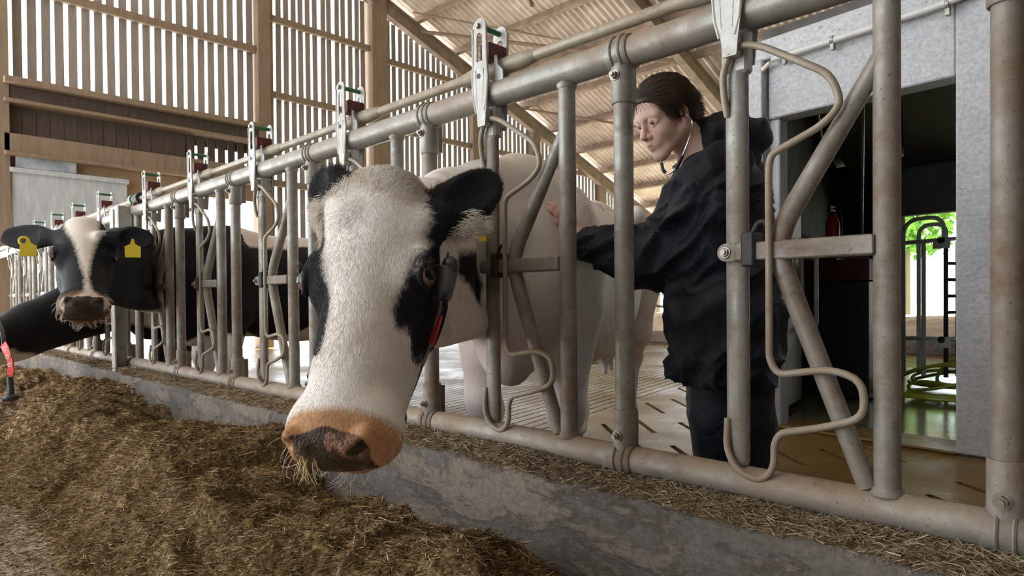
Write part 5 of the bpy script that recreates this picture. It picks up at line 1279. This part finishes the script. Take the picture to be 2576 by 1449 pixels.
# hair
def hair_mat(name, c1, c2):
    t = NT(name); hi = t.n('ShaderNodeHairInfo'); t.base(t.ramp(hi.outputs['Random'], [(0.0, c1), (1.0, c2)])); t.rough(0.38); return t.m
HV = Vol()
def HE(c, r, kk, op='u'): HV.ell(PH.w(c), np.array(r) * PH.k, kk, op, PH.M.T)
HE((-0.008, 0, 0.060), (0.110, 0.085, 0.088), 0.02); HE((-0.055, 0, 0.020), (0.058, 0.070, 0.068), 0.03)
HE((0.112, 0, -0.038), (0.074, 0.120, 0.122), 0.012, 's'); HE((0.045, 0.0, -0.050), (0.060, 0.120, 0.062), 0.01, 's')
for s in (-1, 1): HE((-0.008, s * 0.088, -0.004), (0.026, 0.022, 0.036), 0.006, 's')
HV.chain([PH.w(p) for p in ((-0.075, 0.03, 0.055), (-0.105, 0.01, 0.035), (-0.110, 0, 0.0), (-0.098, 0.005, -0.04), (-0.082, 0.01, -0.075), (-0.085, 0.01, -0.11))], [0.030, 0.034, 0.034, 0.028, 0.023, 0.018], 0.012)
vh, qh = surface(HV, PH.o - 0.22, PH.o + 0.22, 0.0045)
nh = vnormals(vh, qh); lc = PH.loc(vh); st = vnoise3(np.stack([lc[:, 0] * 0.25, lc[:, 1], lc[:, 2]], 1), 110, 41)
vh = vh + nh * ((st - 0.5) * 0.0025 + 0.001)[:, None]
hm = simple('brown_hair', (0.022, 0.012, 0.008), (0.05, 0.028, 0.018), 80, 0.45)
hair = link_mesh('hair', np_mesh('hair', vh - po, qh), hm, person)
fur('hair_strands', vh, qh, po, np.ones(len(vh)), 14000, np.full(len(vh), 0.045), lambda b: -pf * 0.9 - pu * 0.30 + 0.25 * np.sin(PH.loc(b)[:, 1] * 60)[:, None] * pu, 0.0005, {}, hair_mat('brown_strand', (0.016, 0.009, 0.006), (0.13, 0.075, 0.048)), person, 0.16, 44, 0.12)
# clothes
def fabric(name, c):
    t = NT(name); p = t.co(); t.base(t.mix(t.math('MULTIPLY', t.noise(30, 4, vec=p), 0.4), c, (c[0] * 1.8, c[1] * 1.8, c[2] * 1.9))); t.rough(0.62)
    t.b.inputs['Specular IOR Level'].default_value = 0.32
    h = t.math('ADD', t.noise(14, 5, 0.6, 0.3, vec=p), t.math('MULTIPLY', t.noise(900, 2, vec=p), 0.03)); t.bump(h, 0.55, 0.02); return t.m
MT['navy'] = fabric('navy_rain_fabric', (0.005, 0.0068, 0.0125))
JV = Vol(); fwd_h = fh
for dt, r in ((0.10, 0.0), (-0.10, 0.0)):
    JV.chain([at(1818, 935, 2.25 - dt), at(1820, 800, 2.25 - dt), at(1818, 640, 2.25 - dt), at(1806, 520, 2.24 - dt), at(1800, 455, 2.235 - dt * 1.2)], [0.168, 0.162, 0.155, 0.142, 0.085], 0.05)
JV.chain([at(1812, 452, 2.10), at(1760, 560, 2.14), at(1712, 645, 2.19), at(1640, 652, 2.24), at(1560, 636, 2.29), at(1500, 618, 2.335)], [0.090, 0.086, 0.082, 0.078, 0.066, 0.052], 0.035)
JV.chain([at(1500, 618, 2.335), at(1476, 609, 2.345)], [0.046, 0.034], 0.012)
JV.chain([at(1772, 448, 2.40), at(1665, 630, 2.50), at(1560, 598, 2.50)], [0.088, 0.075, 0.045], 0.04)
JV.chain([at(1757, 425, 2.25), at(1800, 405, 2.20), at(1836, 392, 2.26), at(1800, 395, 2.34), at(1757, 425, 2.25)], [0.028, 0.042, 0.05, 0.042, 0.028], 0.03)       # collar
JV.chain([at(1800, 335, 2.18), at(1835, 322, 2.26), at(1810, 330, 2.35)], [0.030, 0.036, 0.030], 0.03); JV.chain([at(1835, 335, 2.20), at(1888, 350, 2.24), at(1885, 352, 2.32)], [0.045, 0.042, 0.040], 0.03)   # hood
JV.cone(at(1830, 370, 2.25), at(1850, 430, 2.26), 0.075, 0.08, 0.04); JV.cone(at(1795, 372, 2.22), at(1822, 332, 2.25), 0.055, 0.040, 0.04)
JV.cone(at(1722, 392, 2.20), at(1690, 330, 2.20), 0.030, 0.050, 0.02, 's')
a_ = np.array([at(1440, 600, 2.3), at(1440, 600, 2.55), at(1990, 300, 2.5), at(1990, 930, 2.0), at(1500, 300, 2.0)])
lo = a_.min(0) - 0.12; hi = a_.max(0) + 0.12; lo[2] = 0.50; hi[2] = 1.58
vj, qj = surface(JV, lo, hi, 0.0075)
nj = vnormals(vj, qj)
zhem = 0.575 + 0.012 * np.sin((vj @ CR) * 30)
def ridge(n): return 1 - np.abs(2 * n - 1)
dirs = np.stack([vj @ CR * 0.8 + vj[:, 2] * 0.6, vj @ CF, vj[:, 2] * 0.8 - vj @ CR * 0.6], 1)
warp = np.stack([vnoise3(vj, 6, s) for s in (51, 52, 53)], 1) * 0.12
fold = ridge(vnoise3(dirs + warp, 7.5, 54, (0.45, 1, 1.7))) ** 3 * 0.034 + ridge(vnoise3(dirs + warp * 1.6, 15, 55, (0.5, 1, 1.6))) ** 3 * 0.013
vj = vj + nj * (fold - 0.010)[:, None]
cut = (vj[:, 2] > zhem)[qj].all(1); qj = qj[cut]
jk = link_mesh('jacket', np_mesh('jacket', vj - po, qj), MT['navy'], person)
for i, (x, y) in enumerate(((1700, 922), (1716, 930))):
    mb = MB().cbox(tuple(at(x, y, 2.17) - po), (0.018, 0.012, 0.022), 0.004); mb.tube(spline([at(x, y, 2.17) - po, at(x - 10, y + 10, 2.165) - po, at(x - 14, y + 18, 2.165) - po], 4), 0.0022, 6); mb.build('cord_stop', MT['blackplastic'], person)
mb = MB()
TV = Vol()
for dt in (0.10, -0.10):
    TV.chain([at(1835, 880, 2.25 - dt), at(1838, 1060, 2.25 - dt), at(1845, 1200, 2.26 - dt), at(1848, 1335, 2.27 - dt)], [0.135, 0.125, 0.118, 0.112], 0.03)
lo = po - 0.42; hi = po + 0.42; lo[2] = 0.03; hi[2] = 0.80
vt, qt = surface(TV, lo, hi, 0.012); nt = vnormals(vt, qt)
vt = vt + nt * (ridge(vnoise3(vt, 6, 61, (1, 1, 0.7))) ** 2 * 0.016 + ridge(vnoise3(vt, 13, 62, (1, 1, 1.2))) ** 2 * 0.006 - 0.008)[:, None]
vt[:, 2] = np.maximum(vt[:, 2], 0.035)
link_mesh('trousers', np_mesh('trousers', vt - po, qt), MT['navy'], person)
for dt in (0.10, -0.10):
    a0 = at(1850, 1000, 2.27 - dt) - po; a0[2] = 0
    bt = MB().tube([tuple(a0 + np.array((0, 0, z))) for z in (0.012, 0.05, 0.16, 0.28)], [0.055, 0.055, 0.052, 0.058], 14); bt.tube([tuple(a0 + fh * d + np.array((0, 0, 0.045))) for d in (0.0, 0.09, 0.15, 0.175)], [0.042, 0.044, 0.036, 0.015], 12)
    bt.build('rubber_boot', MT['rubber'], person)
tag(person, 'person in navy rain jacket and trousers leaning over with one hand on a cow', 'person')
# stethoscope
sthe = empty('stethoscope', at(1715, 400, 2.14)); so = np.array(sthe.location)
chrome = simple('chrome_tube', (0.72, 0.70, 0.66), None, 5, 0.22, 1.0)
e0 = PH.w((0.004, 0.083, -0.004))
MB().tube(spline([e0, at(1732, 293, 2.125), at(1742, 312, 2.12), at(1735, 345, 2.10), at(1722, 380, 2.10), at(1712, 400, 2.11)] , 6), 0.0028, 8).build('ear_tube', chrome, sthe)
MB().tube(spline([at(1663, 398, 2.18), at(1664, 412, 2.17), at(1668, 428, 2.16), at(1680, 437, 2.15), at(1694, 430, 2.13), at(1704, 414, 2.12), at(1711, 402, 2.11)], 5), 0.0028, 8).build('ear_tube', chrome, sthe)
MB().tube(spline([at(1664, 410, 2.168), at(1668, 427, 2.158), at(1674, 434, 2.154)], 4), 0.0055, 8).build('sleeve', MT['blackplastic'], sthe)
MB().tube(spline([at(1716, 392, 2.098), at(1709, 408, 2.105), at(1702, 424, 2.12)], 4), 0.0065, 8).build('sleeve', MT['blackplastic'], sthe)
MB().sphere(tuple(e0), 0.0085, 10, 8).build('ear_tip', MT['blackplastic'], sthe)
for ch in sthe.children:
    for v in ch.data.vertices: v.co -= Vector(so)
tag(sthe, 'stethoscope with chrome ear tubes worn by the person', 'stethoscope')

# ------------------------------------------------------------------ greenery outside
quad('lawn', -60, 30, 20.5, 70, 0.0, simple('lawn_grass', (0.13, 0.20, 0.05), (0.22, 0.30, 0.10), 1.5, 0.9))
leafm = simple('leaf_green', (0.10, 0.24, 0.03), (0.22, 0.42, 0.07), 3, 0.6)  # plain leaf greens mottled by noise
def tree(x, y, hgt, rad, label, seed):
    r = np.random.default_rng(seed); t = empty('tree', (x, y, 0))
    MB().tube([(0, 0, 0), (0.05, 0, hgt * 0.3), (0, 0.1, hgt * 0.75)], [0.22, 0.17, 0.06], 10).build('trunk', MT['beam'], t)
    N = 2600; d = r.normal(0, 1, (N, 3)); d /= np.linalg.norm(d, axis=1, keepdims=True); rr = rad * r.random(N) ** 0.4 * (0.75 + 0.3 * lump(d, 3, seed))
    c = d * rr[:, None] * np.array((1, 1, 1.15)) + np.array((0, 0, hgt * 0.62)); c[:, 2] = np.maximum(c[:, 2], 0.6)
    a = r.normal(0, 1, (N, 3)); a /= np.linalg.norm(a, axis=1, keepdims=True); b = np.cross(a, r.normal(0, 1, (N, 3))); b /= np.linalg.norm(b, axis=1, keepdims=True); s = r.uniform(0.10, 0.24, (N, 1))
    V = np.stack([c - a * s, c + b * s * 0.45, c + a * s, c - b * s * 0.45], 1).reshape(-1, 3)
    o = link_mesh('foliage', np_mesh('foliage', V, np.arange(N * 4).reshape(-1, 4), None, False), leafm, t); o['kind'] = 'stuff'
    tag(t, label, 'tree', 'trees beyond the barn')
tree(-6.2, 25.5, 6.5, 2.8, 'leafy green tree seen through the dairy room back doorway', 71)
tree(-19.5, 28.0, 6.0, 2.7, 'leafy green tree seen below the arm of the person', 72)
tree(-9.5, 29.0, 7.0, 3.0, 'leafy green tree behind the far cubicles right of the person', 73)
